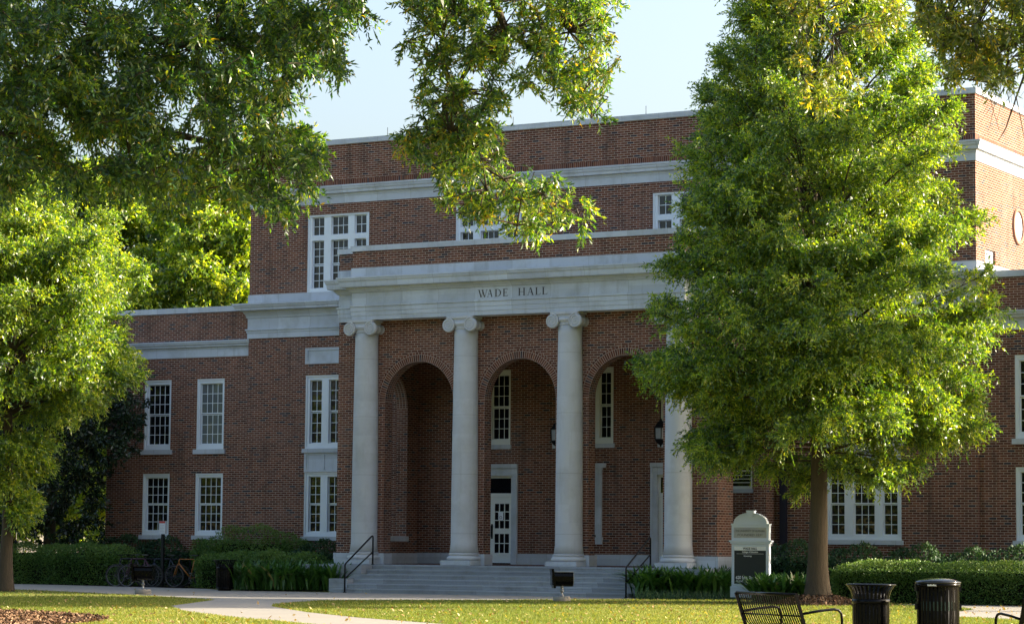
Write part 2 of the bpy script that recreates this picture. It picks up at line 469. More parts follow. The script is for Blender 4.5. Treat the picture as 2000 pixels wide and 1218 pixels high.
# windows ------------------------------------------------------------
def window(c, z0, W, H, lights, sashes, plane, sill=None, frame=MAT['white'], pane=MAT['pane'], post=.02, label=None, transom=None):
    """lights: [(x0, x1, columns)] as fractions of W; sashes: [(z0, z1, rows)] as fractions of H, top sash first"""
    F = 0.045; mb = MB()
    segs = []
    zcut = transom or [(min(q[0] for q in sashes)-.012, max(q[1] for q in sashes)+.012)]
    for (a, b, n) in lights:
        for (p, q) in zcut: segs.append((-W/2+a*W-.03, -W/2+b*W+.03, p*H, q*H))
    wall_grid(mb, 'y', F, -W/2, W/2, 0, H, segs, .11)
    # raised mouldings: outer architrave and mullion faces
    for x0, x1 in [(-W/2, -W/2+.05), (W/2-.05, W/2)]: mb.box(x0, x1, F-.03, F+.02, .05, H)
    mb.box(-W/2+.05, W/2-.05, F-.03, F+.02, H-.05, H); mb.box(-W/2, W/2, F-.03, F+.06, 0, .05)
    o = mb.build('window', frame, hall, loc=(c, plane, z0), fixn=False)
    if label: o['label'] = label
    mp = MB()
    for (a, b, n) in lights:
        x0, x1 = -W/2+a*W, -W/2+b*W
        for si, (p, q, rows) in enumerate(sashes):
            y = F+.07+(.028 if si else 0); g0, g1 = p*H, q*H
            pw = (x1-x0)/n; ph = (g1-g0)/rows; mu = .009
            hs = []
            for i in range(n):
                for j in range(rows):
                    hs.append((x0+i*pw+(mu if i else 0), x0+(i+1)*pw-(mu if i < n-1 else 0),
                               g0+j*ph+(mu if j else 0), g0+(j+1)*ph-(mu if j < rows-1 else 0)))
            ms = MB(); wall_grid(ms, 'y', y, x0-.03, x1+.03, g0-.035, g1+.03, hs, .02); ms.build('sash', frame, o, fixn=False)
            mp.quad((x0,y+.012,g0),(x1,y+.012,g0),(x1,y+.012,g1),(x0,y+.012,g1))
    g = mp.build('pane', pane, o, fixn=False)
    if sill:
        sd, sw = sill
        sb = MB(); sb.box(-W/2-sw, W/2+sw, -.07, .14, -sd, 0); sb.build('sill', MAT['stone'], o)
    return o
T3 = [(.075,.245,2), (.385,.635,3), (.765,.93,2)]
DH = [(.52,.925,3), (.085,.485,3)]
for i, c in enumerate(tri_c):
    for z0, H in ((4.33, 2.30), (1.59, 2.0)):
        window(c, z0, HW, H, T3, DH, YT, sill=(.125,.06))
UP3 = [(.745,.965,2), (.375,.66,3), (.06,.34,3)]
for c in up_c:
    window(c, 9.25, UW, 2.44, T3, UP3, YT, frame=MAT['white'], transom=[(.735,.975),(.05,.67)])
L4 = [(.12,.88,4)]
for s in (-1, 1):
    for k, c in enumerate((13.68, 15.79)):
        window(s*c, 4.36, LW, 2.27, L4, DH, YW, sill=(.15,.08), frame=MAT['white'], pane=MAT['pane2'] if (s < 0 and k == 0) else MAT['pane'])
        window(s*c, 1.60, LW, 1.99, L4, DH, YW, sill=(.13,.08), frame=MAT['white'])
for c in (-3.21, 3.21):
    window(c, 4.37, PW, 2.25, [(.08,.455,3),(.545,.92,3)], DH, YT, sill=(.13,.05), frame=MAT['cream'])
window(0, 4.37, 1.94, 2.25, T3, DH, YT, sill=(.13,.06), frame=MAT['cream'])
window(5.02, 3.02, .80, 1.08, [(.1,.9,1)], [(.5,.92,4),(.08,.46,4)], YT, sill=(.11,.05), frame=MAT['cream'], label='small porch window with closed horizontal blinds')
# porch doors
for c in (-3.21, 3.21):
    mb = MB(); wall_grid(mb, 'y', YT-.05, c-.99, c+.99, .84, 3.79, [(c-.79,c+.79,.84,3.44)], .12)
    mb.box(c-.99, c+.99, YT-.10, YT-.05, 3.67, 3.79); mb.box(c-.83, c+.83, YT-.065, YT-.05, 3.44, 3.50)
    for s in (-1, 1):
        mb.box(c+s*.89-.10, c+s*.89+.10, YT-.07, YT-.05, .80, 1.12); mb.box(c+s*.96-.03, c+s*.96+.03, YT-.075, YT-.05, 1.12, 3.67)
        mb.quad((c+s*.99,YT-.05,.8),(c+s*.99,YT,.8),(c+s*.99,YT,3.79),(c+s*.99,YT-.05,3.79))
    mb.quad((c-.99,YT-.05,3.79),(c+.99,YT-.05,3.79),(c+.99,YT,3.79),(c-.99,YT,3.79))
    mb.build('door_surround', MAT['stone'], hall, fixn=False)
    mb = MB(); wall_grid(mb, 'y', YT+.06, c-.79, c+.79, 2.80, 3.44, [(c-.72,c+.72,2.92,3.37)], .04)
    tr = mb.build('transom', MAT['cream'], hall, fixn=False)
    mb = MB(); mb.quad((c-.72,YT+.08,2.92),(c+.72,YT+.08,2.92),(c+.72,YT+.08,3.37),(c-.72,YT+.08,3.37)); mb.build('pane', MAT['pane'], tr, fixn=False)
    for s in (-1, 1):
        x0, x1 = sorted((c+s*.005, c+s*.79)); g0, g1 = x0+.13, x1-.13; pw = (g1-g0)/3
        hs = []
        for (a, b, r_) in ((1.86,2.62,3), (1.13,1.72,2)):
            ph = (b-a)/r_
            for i in range(3):
                for j in range(r_): hs.append((g0+i*pw+.012, g0+(i+1)*pw-.012, a+j*ph+.012, a+(j+1)*ph-.012))
        mb = MB(); wall_grid(mb, 'y', YT+.08, x0, x1, .84, 2.80, hs, .03)
        d = mb.build('door', MAT['cream'], hall, fixn=False)
        mb = MB(); mb.quad((g0,YT+.10,1.13),(g1,YT+.10,1.13),(g1,YT+.10,2.62),(g0,YT+.10,2.62)); mb.build('pane', MAT['pane'], d, fixn=False)
        mb = MB(); hx = c+s*.06; mb.tube([(hx,YT+.08,1.62),(hx,YT+.02,1.62),(hx,YT+.02,1.95),(hx,YT+.08,1.95)], .014, 6); mb.box(hx-.03,hx+.03,YT+.072,YT+.08,1.56,2.0); mb.build('handle', MAT['iron'], d)
# niche between the doors: stone pilasters under the middle window
mb = MB()
for s in (-1, 1):
    x = s*.53
    mb.box(x-.085, x+.085, YT-.07, YT, 1.62, 3.60); mb.box(x-.055, x+.055, YT-.085, YT-.07, 1.72, 3.2)
    mb.box(x-.12, x+.12, YT-.10, YT, 1.55, 1.62); mb.box(x-.10, x+.10, YT-.09, YT, 1.42, 1.55)
    mb.box(x-.11, x+.11, YT-.10, YT, 3.60, 3.66)
mb.box(-.74, .74, YT-.15, YT, 3.66, 3.79)
mb.box(-.445, .445, YT-.03, YT, 1.7, 3.6)
mb.build('stone_niche', MAT['stone'], hall)
for a, b in ((-5.74,-4.2), (-2.22,2.22), (4.2,5.74)):
    mb = MB(); mb.box(a, b, YT-.03, YT, .80, 1.12); mb.build('stone_base', MAT['stone'], hall)

# portico ------------------------------------------------------------
def arcade(mb, ax, c, a0, a1, z0, z1, arches, depth, out=-1, ns=28):
    def P(a, z, d=0): return (a, c-out*d, z) if ax == 'y' else (c-out*d, a, z)
    arches = sorted(arches); x = a0
    for d in (0, depth):
        x = a0
        for (ac, r, sp, zb) in arches:
            mb.quad(P(x,z0,d), P(ac-r,z0,d), P(ac-r,z1,d), P(x,z1,d))
            if zb > z0: mb.quad(P(ac-r,z0,d), P(ac+r,z0,d), P(ac+r,zb,d), P(ac-r,zb,d))
            for k in range(ns):
                t0, t1 = pi-pi*k/ns, pi-pi*(k+1)/ns
                A = (ac+r*cos(t0), sp+r*sin(t0)); B = (ac+r*cos(t1), sp+r*sin(t1))
                mb.quad(P(*A,d), P(*B,d), P(B[0],z1,d), P(A[0],z1,d))
            x = ac+r
        mb.quad(P(x,z0,d), P(a1,z0,d), P(a1,z1,d), P(x,z1,d))
    for (ac, r, sp, zb) in arches:
        for s in (-1, 1): mb.quad(P(ac+s*r,zb), P(ac+s*r,sp), P(ac+s*r,sp,depth), P(ac+s*r,zb,depth))
        for k in range(ns):
            t0, t1 = pi*k/ns, pi*(k+1)/ns
            fi = len(mb.f)
            mb.quad(P(ac+r*cos(t0),sp+r*sin(t0)), P(ac+r*cos(t1),sp+r*sin(t1)), P(ac+r*cos(t1),sp+r*sin(t1),depth), P(ac+r*cos(t0),sp+r*sin(t0),depth), 1)
            mb.uv[fi] = ((t0*r,.001),(t1*r,.001),(t1*r,depth),(t0*r,depth))
def ring(mb, ax, c, ac, sp, r0, r1, h, proud, out=-1, n=48, m=0):
    def P(a, z, d=0): return (a, c+out*d, z) if ax == 'y' else (c+out*d, a, z)
    for k in range(n):
        t0, t1 = pi*k/n, pi*(k+1)/n
        q = [(ac+r*cos(t), sp+r*sin(t)) for r, t in ((r0,t0),(r0,t1),(r1,t1),(r1,t0))]
        fi = len(mb.f); mb.quad(*[P(*p, proud) for p in q], m)
        rm = (r0+r1)/2
        mb.uv[fi] = ((t0*rm,.002),(t1*rm,.002),(t1*rm,h-.002),(t0*rm,h-.002))
AR = [(-3.35,1.15,5.49,.8), (0,1.15,5.49,.8), (3.35,1.15,5.49,.8)]
mb = MB(); arcade(mb, 'y', 0, -6.13, 6.13, .79, 7.86, AR, .39)
mb.build('arcade_wall', [MAT['brick'], MAT['intrados']], hall, fixn=False)
for (ac, r, sp, _) in AR:
    mb = MB(); ring(mb, 'y', 0, ac, sp, 1.15, 1.352, .205, .004); ring(mb, 'y', 0, ac, sp, 1.352, 1.422, .07, .004, m=1)
    mb.build('arch_ring', [MAT['ring'], MAT['ring2']], hall, fixn=False)
for s in (-1, 1):
    mb = MB(); arcade(mb, 'x', s*6.13, 0.0, YT, .79, 7.86, [(2.15,1.12,5.49,1.61)], .39, out=s)
    mb.build('porch_side_wall', [MAT['brick'], MAT['intrados']], hall, fixn=False)
    mb = MB(); ring(mb, 'x', s*6.13, 2.15, 5.49, 1.12, 1.322, .205, .004, out=s); mb.build('arch_ring', MAT['ring'], hall, fixn=False)
    xa, xb = sorted((s*5.68, s*6.19)); mb = MB(); mb.box(xa, xb, .98, 3.32, 1.46, 1.612); mb.build('sill', MAT['stone'], hall)
for a, b in ((-6.19,-4.45), (-2.26,-1.09), (1.09,2.26), (4.45,6.19)):      # stone base blocks of the piers
    mb = MB(); mb.box(a, b, -.055, .42, .792, 1.11); mb.build('stone_base', MAT['stone'], hall)
for s in (-1, 1):
    xa, xb = sorted((s*5.70, s*6.19)); mb = MB(); mb.box(xa, xb, .423, YT, .792, 1.11); mb.build('stone_base', MAT['stone'], hall)
mb = MB(); mb.quad((-6.1,.03,7.25),(6.1,.03,7.25),(6.1,3.88,7.25),(-6.1,3.88,7.25)); mb.build('porch_ceiling', plain('dark_porch_ceiling', (.10,.10,.10), .8), hall, fixn=False)
mb = MB(); mb.quad((-5.74,-.1,.796),(5.74,-.1,.796),(5.74,YT,.796),(-5.74,YT,.796)); mb.build('porch_floor', MAT['tile'], hall, fixn=False)

# entablature
EP = [(0,9.385),(.03,9.38),(.03,9.105),(.35,9.095),(.35,9.05),(.33,9.04),(.325,9.00),(.29,8.95),(.28,8.85),(.27,8.81),(.13,8.80),(.125,8.76),(.10,8.74),(.06,8.70),(.045,8.67),(0,8.66),(0,8.305),(.065,8.30),(.065,8.25),(.035,8.235),(.03,8.115),(.015,8.11),(.013,7.985),(0,7.98),(0,7.86)]
SP = [(o*.95, z) for o, z in EP]
fp = [(-5.37,.3),(-5.37,-.5),(5.37,-.5),(5.37,.3)]
mb = MB(); moulding(mb, fp, EP); mb.quad((-5.37,-.5,7.86),(5.37,-.5,7.86),(5.37,.02,7.86),(-5.37,.02,7.86)); mb.build('entablature', MAT['stone'], hall)
for p in ([(-6.13,YT),(-6.13,-.03),(-5.37,-.03)], [(5.37,-.03),(6.13,-.03),(6.13,YT)]):
    mb = MB(); moulding(mb, p, SP); x0, x1 = min(q[0] for q in p), max(q[0] for q in p)
    mb.quad((x0,-.03,7.86),(x1,-.03,7.86),(x1,.01,7.86),(x0,.01,7.86)); mb.build('entablature', MAT['stone'], hall)
mb = MB()
for (x0,x1,y0,y1) in ((-5.37,5.37,-.5,-.1),):
    wall_grid(mb, 'y', y0, x0, x1, 9.38, 9.87, [], .1)
    for x in (x0, x1): mb.quad((x,y0,9.38),(x,-.03,9.38),(x,-.03,9.87),(x,y0,9.87))
for s in (-1, 1):
    xa, xb = sorted((s*5.37, s*6.13)); wall_grid(mb, 'y', -.03, xa, xb, 9.38, 9.87, [], .1)
    mb.quad((s*6.13,-.03,9.38),(s*6.13,YT,9.38),(s*6.13,YT,9.87),(s*6.13,-.03,9.87))
mb.build('parapet', MAT['brick'], hall, fixn=False)
cp = [(-.3,9.7),(-.3,10.03),(.05,10.03),(.05,9.875),(0,9.865)]
mb = MB(); moulding(mb, [(-6.13,YT),(-6.13,-.03),(-5.37,-.03),(-5.37,-.5),(5.37,-.5),(5.37,-.03),(6.13,-.03),(6.13,YT)], cp); mb.build('portico_coping', MAT['stone'], hall)
mb = MB(); mb.box(-5.9, 5.9, .2, YT-.02, 9.2, 9.6); mb.build('roof', MAT['roof'], hall)

# columns
def column(x):
    y = -.17
    mb = MB(); prof = []
    for k in range(25):
        q = k/24; z = 1.14+q*(7.50-1.14)
        r_ = .385-.052*(q**1.7) + (.03*max(0, 1-q*26)) + (.016 if q > .992 else 0)
        prof.append((r_, z))
    mb.lathe(prof, 40, (0,0,0))
    o = mb.build('column', MAT['column'], hall, loc=(x, y, 0))
    mb = MB()
    bp = []
    for k in range(9): a = -pi/2+pi*k/8; bp.append((.44+.055*cos(a), .985+.055*sin(a)))
    bp += [(.435,1.045),(.415,1.055),(.41,1.07),(.425,1.08)]
    for k in range(9): a = -pi/2+pi*k/8; bp.append((.41+.028*cos(a), 1.108+.028*sin(a)))
    mb.lathe(bp, 40); mb.build('column_base', MAT['column'], o)
    mb = MB(); mb.box(-.49,.49,-.49,.18,.797,.931); mb.build('plinth', MAT['stone'], o)
    mb = MB()                                        # Ionic capital
    mb.box(-.43,.43,-.40,.40,7.79,7.858)
    mb.lathe([(.335,7.48),(.36,7.49),(.365,7.515),(.36,7.535),(.34,7.545),(.40,7.60),(.42,7.65),(.40,7.70)], 40)
    mb.box(-.38,.38,-.36,.36,7.66,7.79)
    for s in (-1, 1):
        for fy in (-1, 1):                           # volute discs with a raised spiral
            T = Matrix.Translation((s*.365, fy*.36, 7.60)) @ Matrix.Rotation(pi/2, 4, 'X')
            mb.lathe([(.19,-.045),(.195,-.03),(.195,.03),(.19,.045)], 32, T=T)
            pts = []
            for k in range(70):
                a = k/69*2.6*2*pi; rr = .183*(1-k/69)**.85+.018
                pts.append((s*.365+s*rr*sin(a)*-1, fy*(.36+.047), 7.60+rr*cos(a)))
            mb.tube(pts, [.022-.011*k/69 for k in range(70)], 6)
            mb.lathe([(.03,-.06),(.022,.06)], 12, T=T)
        T = Matrix.Translation((s*.365, 0, 7.60)) @ Matrix.Rotation(pi/2, 4, 'X')
        mb.lathe([(.185,-.34),(.165,-.26),(.125,-.12),(.115,-.05),(.125,-.045),(.125,.045),(.115,.05),(.125,.12),(.165,.26),(.185,.34)], 28, T=T)
    for k in range(9):                               # egg moulding under the cushion
        a = -pi*.80+pi*.60*k/8
        T = Matrix.Translation((.39*cos(a), .39*sin(a), 7.635))
        mb.lathe([(.004,-.045),(.024,-.03),(.033,0),(.026,.03),(.01,.045)], 8, T=T)
    mb.build('capital', MAT['column'], o)
    return o
for x in (-5.05, -1.685, 1.685, 5.05): column(x)

# platform and steps
mb = MB(); mb.box(-6.25, 6.25, -.725, YT, 0, .738); mb.box(-6.25, 6.25, -.75, YT, .7385, .79)
ZR = [.655, .525, .395, .263, .131]
for k, z in enumerate(ZR):
    y0 = -.75-.33*(k+1); xw = 4.38 if k < 4 else 4.66
    mb.box(-xw, xw, y0, y0+.345 if k < 4 else y0+.33, z-.05, z-.002*k)
    mb.box(-xw+.004, xw-.004, y0+.025, y0+.34 if k < 4 else y0+.328, 0 if k == 4 else z-.138, z-.0505)
mb.box(-4.38, 4.38, -2.07, -.75, 0, .12)
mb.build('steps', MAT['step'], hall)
for s in (-1, 1):
    mb = MB(); xa, xb = sorted((s*4.385, s*6.4)); mb.box(xa, xb, -1.35, -.753, 0, .775)
    xa, xb = sorted((s*4.385, s*5.0)); mb.box(xa, xb, -2.07, -1.353, 0, .39)
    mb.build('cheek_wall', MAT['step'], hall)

# downpipes, rods, side wall pieces
for s in (1,):
    mb = MB(); mb.box(s*6.42-.09, s*6.42+.09, YT-.16, YT-.01, .2, 7.7); mb.build('downpipe', plain('dark_blue_metal', (.012,.013,.03), .5), hall)
for x in (-7.05, -2.55, 1.95):
    mb = MB(); mb.tube([(x,YT+.1,14.03),(x,YT+.1,14.32)], .009, 5); mb.lathe([(.03,14.05),(.02,14.08)], 8, (x,YT+.1,0)); mb.build('lightning_rod', MAT['iron'], hall)
mb = MB(); mb.box(12.02, 12.05, 4.69, 5.52, 8.9, 9.66); mb.build('white_side_panel', MAT['white'], hall)
mb = MB()
T = Matrix.Translation((12.12, 7.49, 10.58)) @ Matrix.Rotation(pi/2, 4, 'Y') @ Matrix.Diagonal((1.12, 1, 1, 1))
mb.lathe([(.385,0),(.385,.012),(.0,.012)], 36, T=T, cap=False); mb.build('oval_medallion', MAT['stone'], hall)
mb = MB(); mb.lathe([(.385,0.0),(.385,.05),(.47,.05),(.47,0.0)], 36, T=T, cap=False); mb.build('oval_brick_surround', plain('rubbed_brick', (.26,.13,.09), .9, var=.3, scale=20), hall)

# carved name
def stroke(P, segs):
    out = []
    for (x0,y0,x1,y1,wd) in segs: out.append((x0,y0,x1,y1,wd))
    return out
def letter_polys(ch):
    """serif capital in a box of height 1: returns width and quads [(x, z) x4]"""
    K, k, s = .155, .055, .055
    q = []
    def bar(x0,y0,x1,y1,wd):
        q.append([(x0-wd/2,y0),(x0+wd/2,y0),(x1+wd/2,y1),(x1-wd/2,y1)])
    def ser(x, z, wd): q.append([(x-wd/2,z),(x+wd/2,z),(x+wd/2,z+s*.8),(x-wd/2,z+s*.8)])
    if ch == 'W':
        bar(.10,1,.36,0,K); bar(.62,1,.40,0,k); bar(.52,1,.80,0,K); bar(1.08,1,.84,0,k)
        ser(.10,.955,.30); ser(.56,.955,.30); ser(1.08,.955,.24); return 1.18, q
    if ch == 'A':
        bar(.12,0,.40,1,k); bar(.72,0,.44,1,K); q.append([(.22,.34),(.62,.34),(.60,.40),(.24,.40)])
        ser(.12,0,.26); ser(.72,0,.32); return .86, q
    if ch == 'D':
        bar(.17,0,.17,1,K); ser(.12,0,.22); ser(.12,.955,.22)
        n = 14
        for i in range(n):
            a, b = -pi/2+pi*i/n, -pi/2+pi*(i+1)/n
            o = lambda t: (.30+.52*cos(t), .5+.5*sin(t)); e = lambda t: (.30+.375*cos(t), .5+.445*sin(t))
            q.append([o(a), o(b), e(b), e(a)])
        q.append([(.2,0),(.31,0),(.31,.055),(.2,.055)]); q.append([(.2,.945),(.31,.945),(.31,1),(.2,1)])
        return .88, q
    if ch == 'E':
        bar(.17,0,.17,1,K); ser(.12,0,.22); ser(.12,.955,.22)
        for z, x in ((0,.66),(.475,.52),(.945,.62)): q.append([(.2,z),(x,z),(x,z+.055),(.2,z+.055)])
        q.append([(.61,0),(.66,0),(.70,.22),(.665,.22)]); q.append([(.57,1),(.62,1),(.62,.8),(.59,.8)]); q.append([(.49,.40),(.52,.40),(.52,.6),(.49,.6)])
        return .74, q
    if ch == 'H':
        bar(.17,0,.17,1,K); bar(.75,0,.75,1,K); q.append([(.2,.475),(.7,.475),(.7,.53),(.2,.53)])
        for x in (.17,.75): ser(x,0,.32); ser(x,.955,.32)
        return .93, q
    if ch == 'L':
        bar(.17,0,.17,1,K); ser(.14,0,.26); ser(.17,.955,.32); q.append([(.2,0),(.62,0),(.62,.055),(.2,.055)]); q.append([(.57,0),(.62,0),(.67,.26),(.635,.26)])
        return .70, q
mb = MB()
x0u = -1.11; sc = 2.25/(1355-270)
for ch, ua, ub in (('W',270,420),('A',408,502),('D',530,640),('E',655,745),('H',895,1012),('A',1035,1142),('L',1160,1250),('L',1265,1355)):
    wd, q = letter_polys(ch); h = .215; z = 8.365; f = (ub-ua)*sc/wd
    for j, p in enumerate(q):
        y = -.502-.0006*j
        mb.poly([(x0u+(ua-270)*sc+a*f, y, z+b*h) for a, b in p])
mb.build('carved_name', MAT['letter'], hall, fixn=False)
# ------------------------------------------------------------------ ground
def grass_ground():
    m, t, b = mat('lawn_soil_and_grass')
    g = N(t, 'ShaderNodeNewGeometry')
    n = noise(t, g.outputs['Position'], .35, 5, .6); n2 = noise(t, g.outputs['Position'], 9, 4, .7)
    c = mix(t, n, (.13,.165,.036), (.24,.235,.07))
    c = mix(t, n2, c, (.24,.20,.085))
    t.links.new(c, b.inputs['Base Color']); b.inputs['Roughness'].default_value = 1; b.inputs['Specular IOR Level'].default_value = 0
    return m
def concrete(name, col):
    m, t, b = mat(name)
    g = N(t, 'ShaderNodeNewGeometry')
    n = noise(t, g.outputs['Position'], .5, 6, .65); n2 = noise(t, g.outputs['Position'], 40, 2)
    c = mix(t, n, tuple(q*.8 for q in col), tuple(q*1.15 for q in col)); c = mix(t, .4, c, mix(t, n2, (.75,.75,.75), (1.2,1.2,1.2)), 'MULTIPLY')
    s = N(t, 'ShaderNodeSeparateXYZ'); t.links.new(g.outputs['Position'], s.inputs[0])
    j = mth(t, 'LESS_THAN', mth(t, 'FRACT', mth(t, 'DIVIDE', s.outputs[0], 1.8)), .012)
    c = mix(t, mth(t, 'MULTIPLY', j, .6), c, (.12,.11,.10))
    t.links.new(c, b.inputs['Base Color']); b.inputs['Roughness'].default_value = .9
    return m
MAT['lawn'] = grass_ground()
MAT['concrete'] = concrete('pale_concrete', (.29,.265,.23))
MAT['mulch'] = plain('pine_bark_mulch', (.13,.075,.045), 1, spec=.1, var=.5, scale=25, bump=1)
MAT['soil'] = plain('planting_bed_soil', (.035,.028,.02), 1, spec=.1, var=.4, scale=12)
def struct(o): o['kind'] = 'structure'; return o
mb = MB(); S_ = 2500; mb.quad((-S_,-S_,0),(S_,-S_,0),(S_,S_,0),(-S_,S_,0)); struct(mb.build('lawn', MAT['lawn'], fixn=False))
def flat(name, pts, z, m):
    bm = bmesh.new(); vs = [bm.verts.new((p[0], p[1], z)) for p in pts]
    f = bm.faces.new(vs); bmesh.ops.triangulate(bm, faces=[f], ngon_method='EAR_CLIP')
    for f in bm.faces:
        if f.normal.z < 0: f.normal_flip()
    me = bpy.data.meshes.new(name); bm.to_mesh(me); bm.free(); me.materials.append(m)
    o = bpy.data.objects.new(name, me); COL.objects.link(o); return struct(o)
WALK = [(-60,4.5),(-20.65,3.0),(-14.3,1.9),(-11.2,.1),(-8.6,-2.2),(-6.2,-2.35),(5.2,-2.35),(5.82,-2.9),(3.6,-7.4),(.9,-11.4),(2.4,-15.6),(3.6,-17.4),(6.86,-20.88),(9.78,-23.46),(12.45,-25.34),(24,-34),(21,-35.5),(9.5,-26.04),(7.91,-24.96),(4.75,-22.09),(2.0,-18.9),(-1.0,-13.1),(-4.83,-10.45),(-11.27,-7.07),(-13.48,-6.22),(-30,-3),(-60,0)]
flat('walkway', WALK, .006, MAT['concrete'])
RP = [tuple(ground(x, y)[:2]) for x, y in ((1741,1180),(1880,1186),(1903,1189.5),(1862,1195),(1874,1204),(2000,1211),(2150,1216),(2150,1185),(2000,1181.5),(1800,1179))]
flat('side_path', RP, .006, MAT['concrete'])
MU = [tuple(ground(x, y)[:2]) for x, y in ((-120,1191),(0,1194),(60,1196),(120,1200),(185,1204),(213,1209),(200,1214),(120,1222),(0,1228),(-150,1228))]
flat('mulch_bed', MU, .008, MAT['mulch'])
BED1 = [(-24,4.2),(-24,2.6),(-14.9,2.3),(-13.2,1.6),(-9.9,.6),(-8.3,-1.3),(-6.4,-1.5),(-6.4,4.1)]
BED2 = [(4.45,-2.2),(9.0,-2.7),(11.0,-2.9),(26,-2.9),(26,4.2),(6.2,4.2),(5.0,-1.2)]
flat('planting_bed', BED1, .010, MAT['soil']); flat('planting_bed', BED2, .010, MAT['soil'])

def inpoly(P, poly):
    x, y = P[:,0], P[:,1]; r = np.zeros(len(P), bool); n = len(poly)
    for i in range(n):
        x1, y1 = poly[i]; x2, y2 = poly[(i+1) % n]
        c = ((y1 > y) != (y2 > y)) & (x < (x2-x1)*(y-y1)/(y2-y1+1e-12)+x1); r ^= c
    return r
def raw_mesh(name, V, F4, mat_, tint=None, parent=None, loc=None, tri=False):
    """V (n,3); F4 (m,k) vertex indices"""
    me = bpy.data.meshes.new(name); k = F4.shape[1]
    me.vertices.add(len(V)); me.vertices.foreach_set('co', V.astype(np.float32).ravel())
    me.loops.add(F4.size); me.loops.foreach_set('vertex_index', F4.astype(np.int32).ravel())
    me.polygons.add(len(F4)); me.polygons.foreach_set('loop_start', np.arange(0, F4.size, k, dtype=np.int32))
    me.polygons.foreach_set('loop_total', np.full(len(F4), k, np.int32))
    if tint is not None:
        a = me.attributes.new('tint', 'FLOAT', 'POINT'); a.data.foreach_set('value', tint.astype(np.float32))
    me.materials.append(mat_); me.update(calc_edges=True)
    o = bpy.data.objects.new(name, me); COL.objects.link(o)
    if parent is not None: o.parent = parent
    if loc is not None: o.location = loc
    return o

# grass blades over the part of the lawn in view, denser close by
MAT['blade'] = leaf_mat('grass_blade', [(0,(.085,.140,.026)),(.45,(.17,.205,.048)),(.8,(.26,.265,.08)),(1,(.40,.34,.15))], trans=.35, gloss=.6, spec=.15, tcol=(1.6,1.5,.5))
def scatter(n, y0, y1, x0=-60, x1=2060, pw=1.0):
    px_ = NR.uniform(x0, x1, n); py_ = y0+(y1-y0)*NR.random(n)**pw
    d = RT[None]*((px_-1000)/FPX)[:,None] - UP[None]*((py_-609)/FPX)[:,None] + FW[None]
    return CAM[None]+d*(-CAM[2]/d[:,2])[:,None]
pts = np.concatenate([scatter(150000, 1138, 1226), scatter(120000, 1165, 1226)])
ok = ~(inpoly(pts, WALK)|inpoly(pts, RP)|inpoly(pts, MU)|inpoly(pts, BED1)|inpoly(pts, BED2)) & (pts[:,1] < 3)
pts = pts[ok]; n = len(pts)
h = NR.uniform(.02,.055,n); a = NR.uniform(0,2*pi,n); wv = NR.uniform(.006,.013,n)
sx = np.stack([np.cos(a),np.sin(a),np.zeros(n)],1)*wv[:,None]
tip = pts+np.stack([NR.normal(0,.018,n),NR.normal(0,.018,n),h],1)
V = np.stack([pts-sx,pts+sx,tip],1).reshape(-1,3)
patch = .5+.28*np.sin(pts[:,0]*.5+pts[:,1]*.33)+.15*np.sin(pts[:,0]*1.7-pts[:,1]*1.1)
ti = np.clip(NR.normal(.42,.2,n)+(patch-.5)*.35, 0, 1)
g = raw_mesh('grass', V, np.arange(3*n).reshape(-1,3), MAT['blade'], np.repeat(ti,3))
tag(g, 'mown yellow green lawn grass', 'grass', kind='stuff')
# fallen leaves
MAT['litter'] = leaf_mat('fallen_leaf', [(0,(.16,.09,.04)),(.5,(.30,.20,.09)),(1,(.42,.33,.19))], trans=.15, gloss=.6, spec=.2)
pts = np.concatenate([scatter(1300, 1150, 1226), scatter(700, 1180, 1226)])
ok = ~(inpoly(pts, BED1)|inpoly(pts, BED2)) & (pts[:,1] < 2)
wk = inpoly(pts, WALK); ok &= ~(wk & (NR.random(len(pts)) < .85)); pts = pts[ok]; n = len(pts)
def quads(C, D, S):
    return np.stack([C-D, C+S, C+D, C-S],1).reshape(-1,3)
a = NR.uniform(0,2*pi,n); L = NR.uniform(.022,.048,n)
D = np.stack([np.cos(a)*L,np.sin(a)*L,NR.normal(0,.018,n)],1); Sd = np.stack([-np.sin(a)*L*.5,np.cos(a)*L*.5,NR.normal(0,.012,n)],1)
V = quads(pts+np.array([0,0,.035]), D, Sd)
o = raw_mesh('fallen_leaves', V, np.arange(4*n).reshape(-1,4), MAT['litter'], np.repeat(NR.random(n),4))
tag(o, 'dry tan leaves scattered on the lawn', 'fallen leaves', kind='stuff')
# mulch chips
MAT['chip'] = leaf_mat('mulch_chip', [(0,(.05,.03,.02)),(.5,(.15,.085,.05)),(1,(.33,.22,.14))], trans=0, gloss=.9, spec=.1)
def chips(name, P, label, sz=(.02,.05)):
    n = len(P); a = NR.uniform(0,2*pi,n); L = NR.uniform(*sz,n)
    D = np.stack([np.cos(a)*L,np.sin(a)*L,NR.normal(0,.02,n)],1); Sd = np.stack([-np.sin(a)*L*.4,np.cos(a)*L*.4,NR.normal(0,.015,n)],1)
    o = raw_mesh(name, quads(P, D, Sd), np.arange(4*n).reshape(-1,4), MAT['chip'], np.repeat(NR.random(n),4))
    return tag(o, label, 'mulch', kind='stuff')
p = scatter(40000, 1188, 1228, -60, 230); p = p[inpoly(p, MU)][:9000]; p[:,2] = NR.uniform(.01,.06,len(p))
chips('mulch_chips', p, 'loose brown bark chips of the mulch bed in the lawn corner')
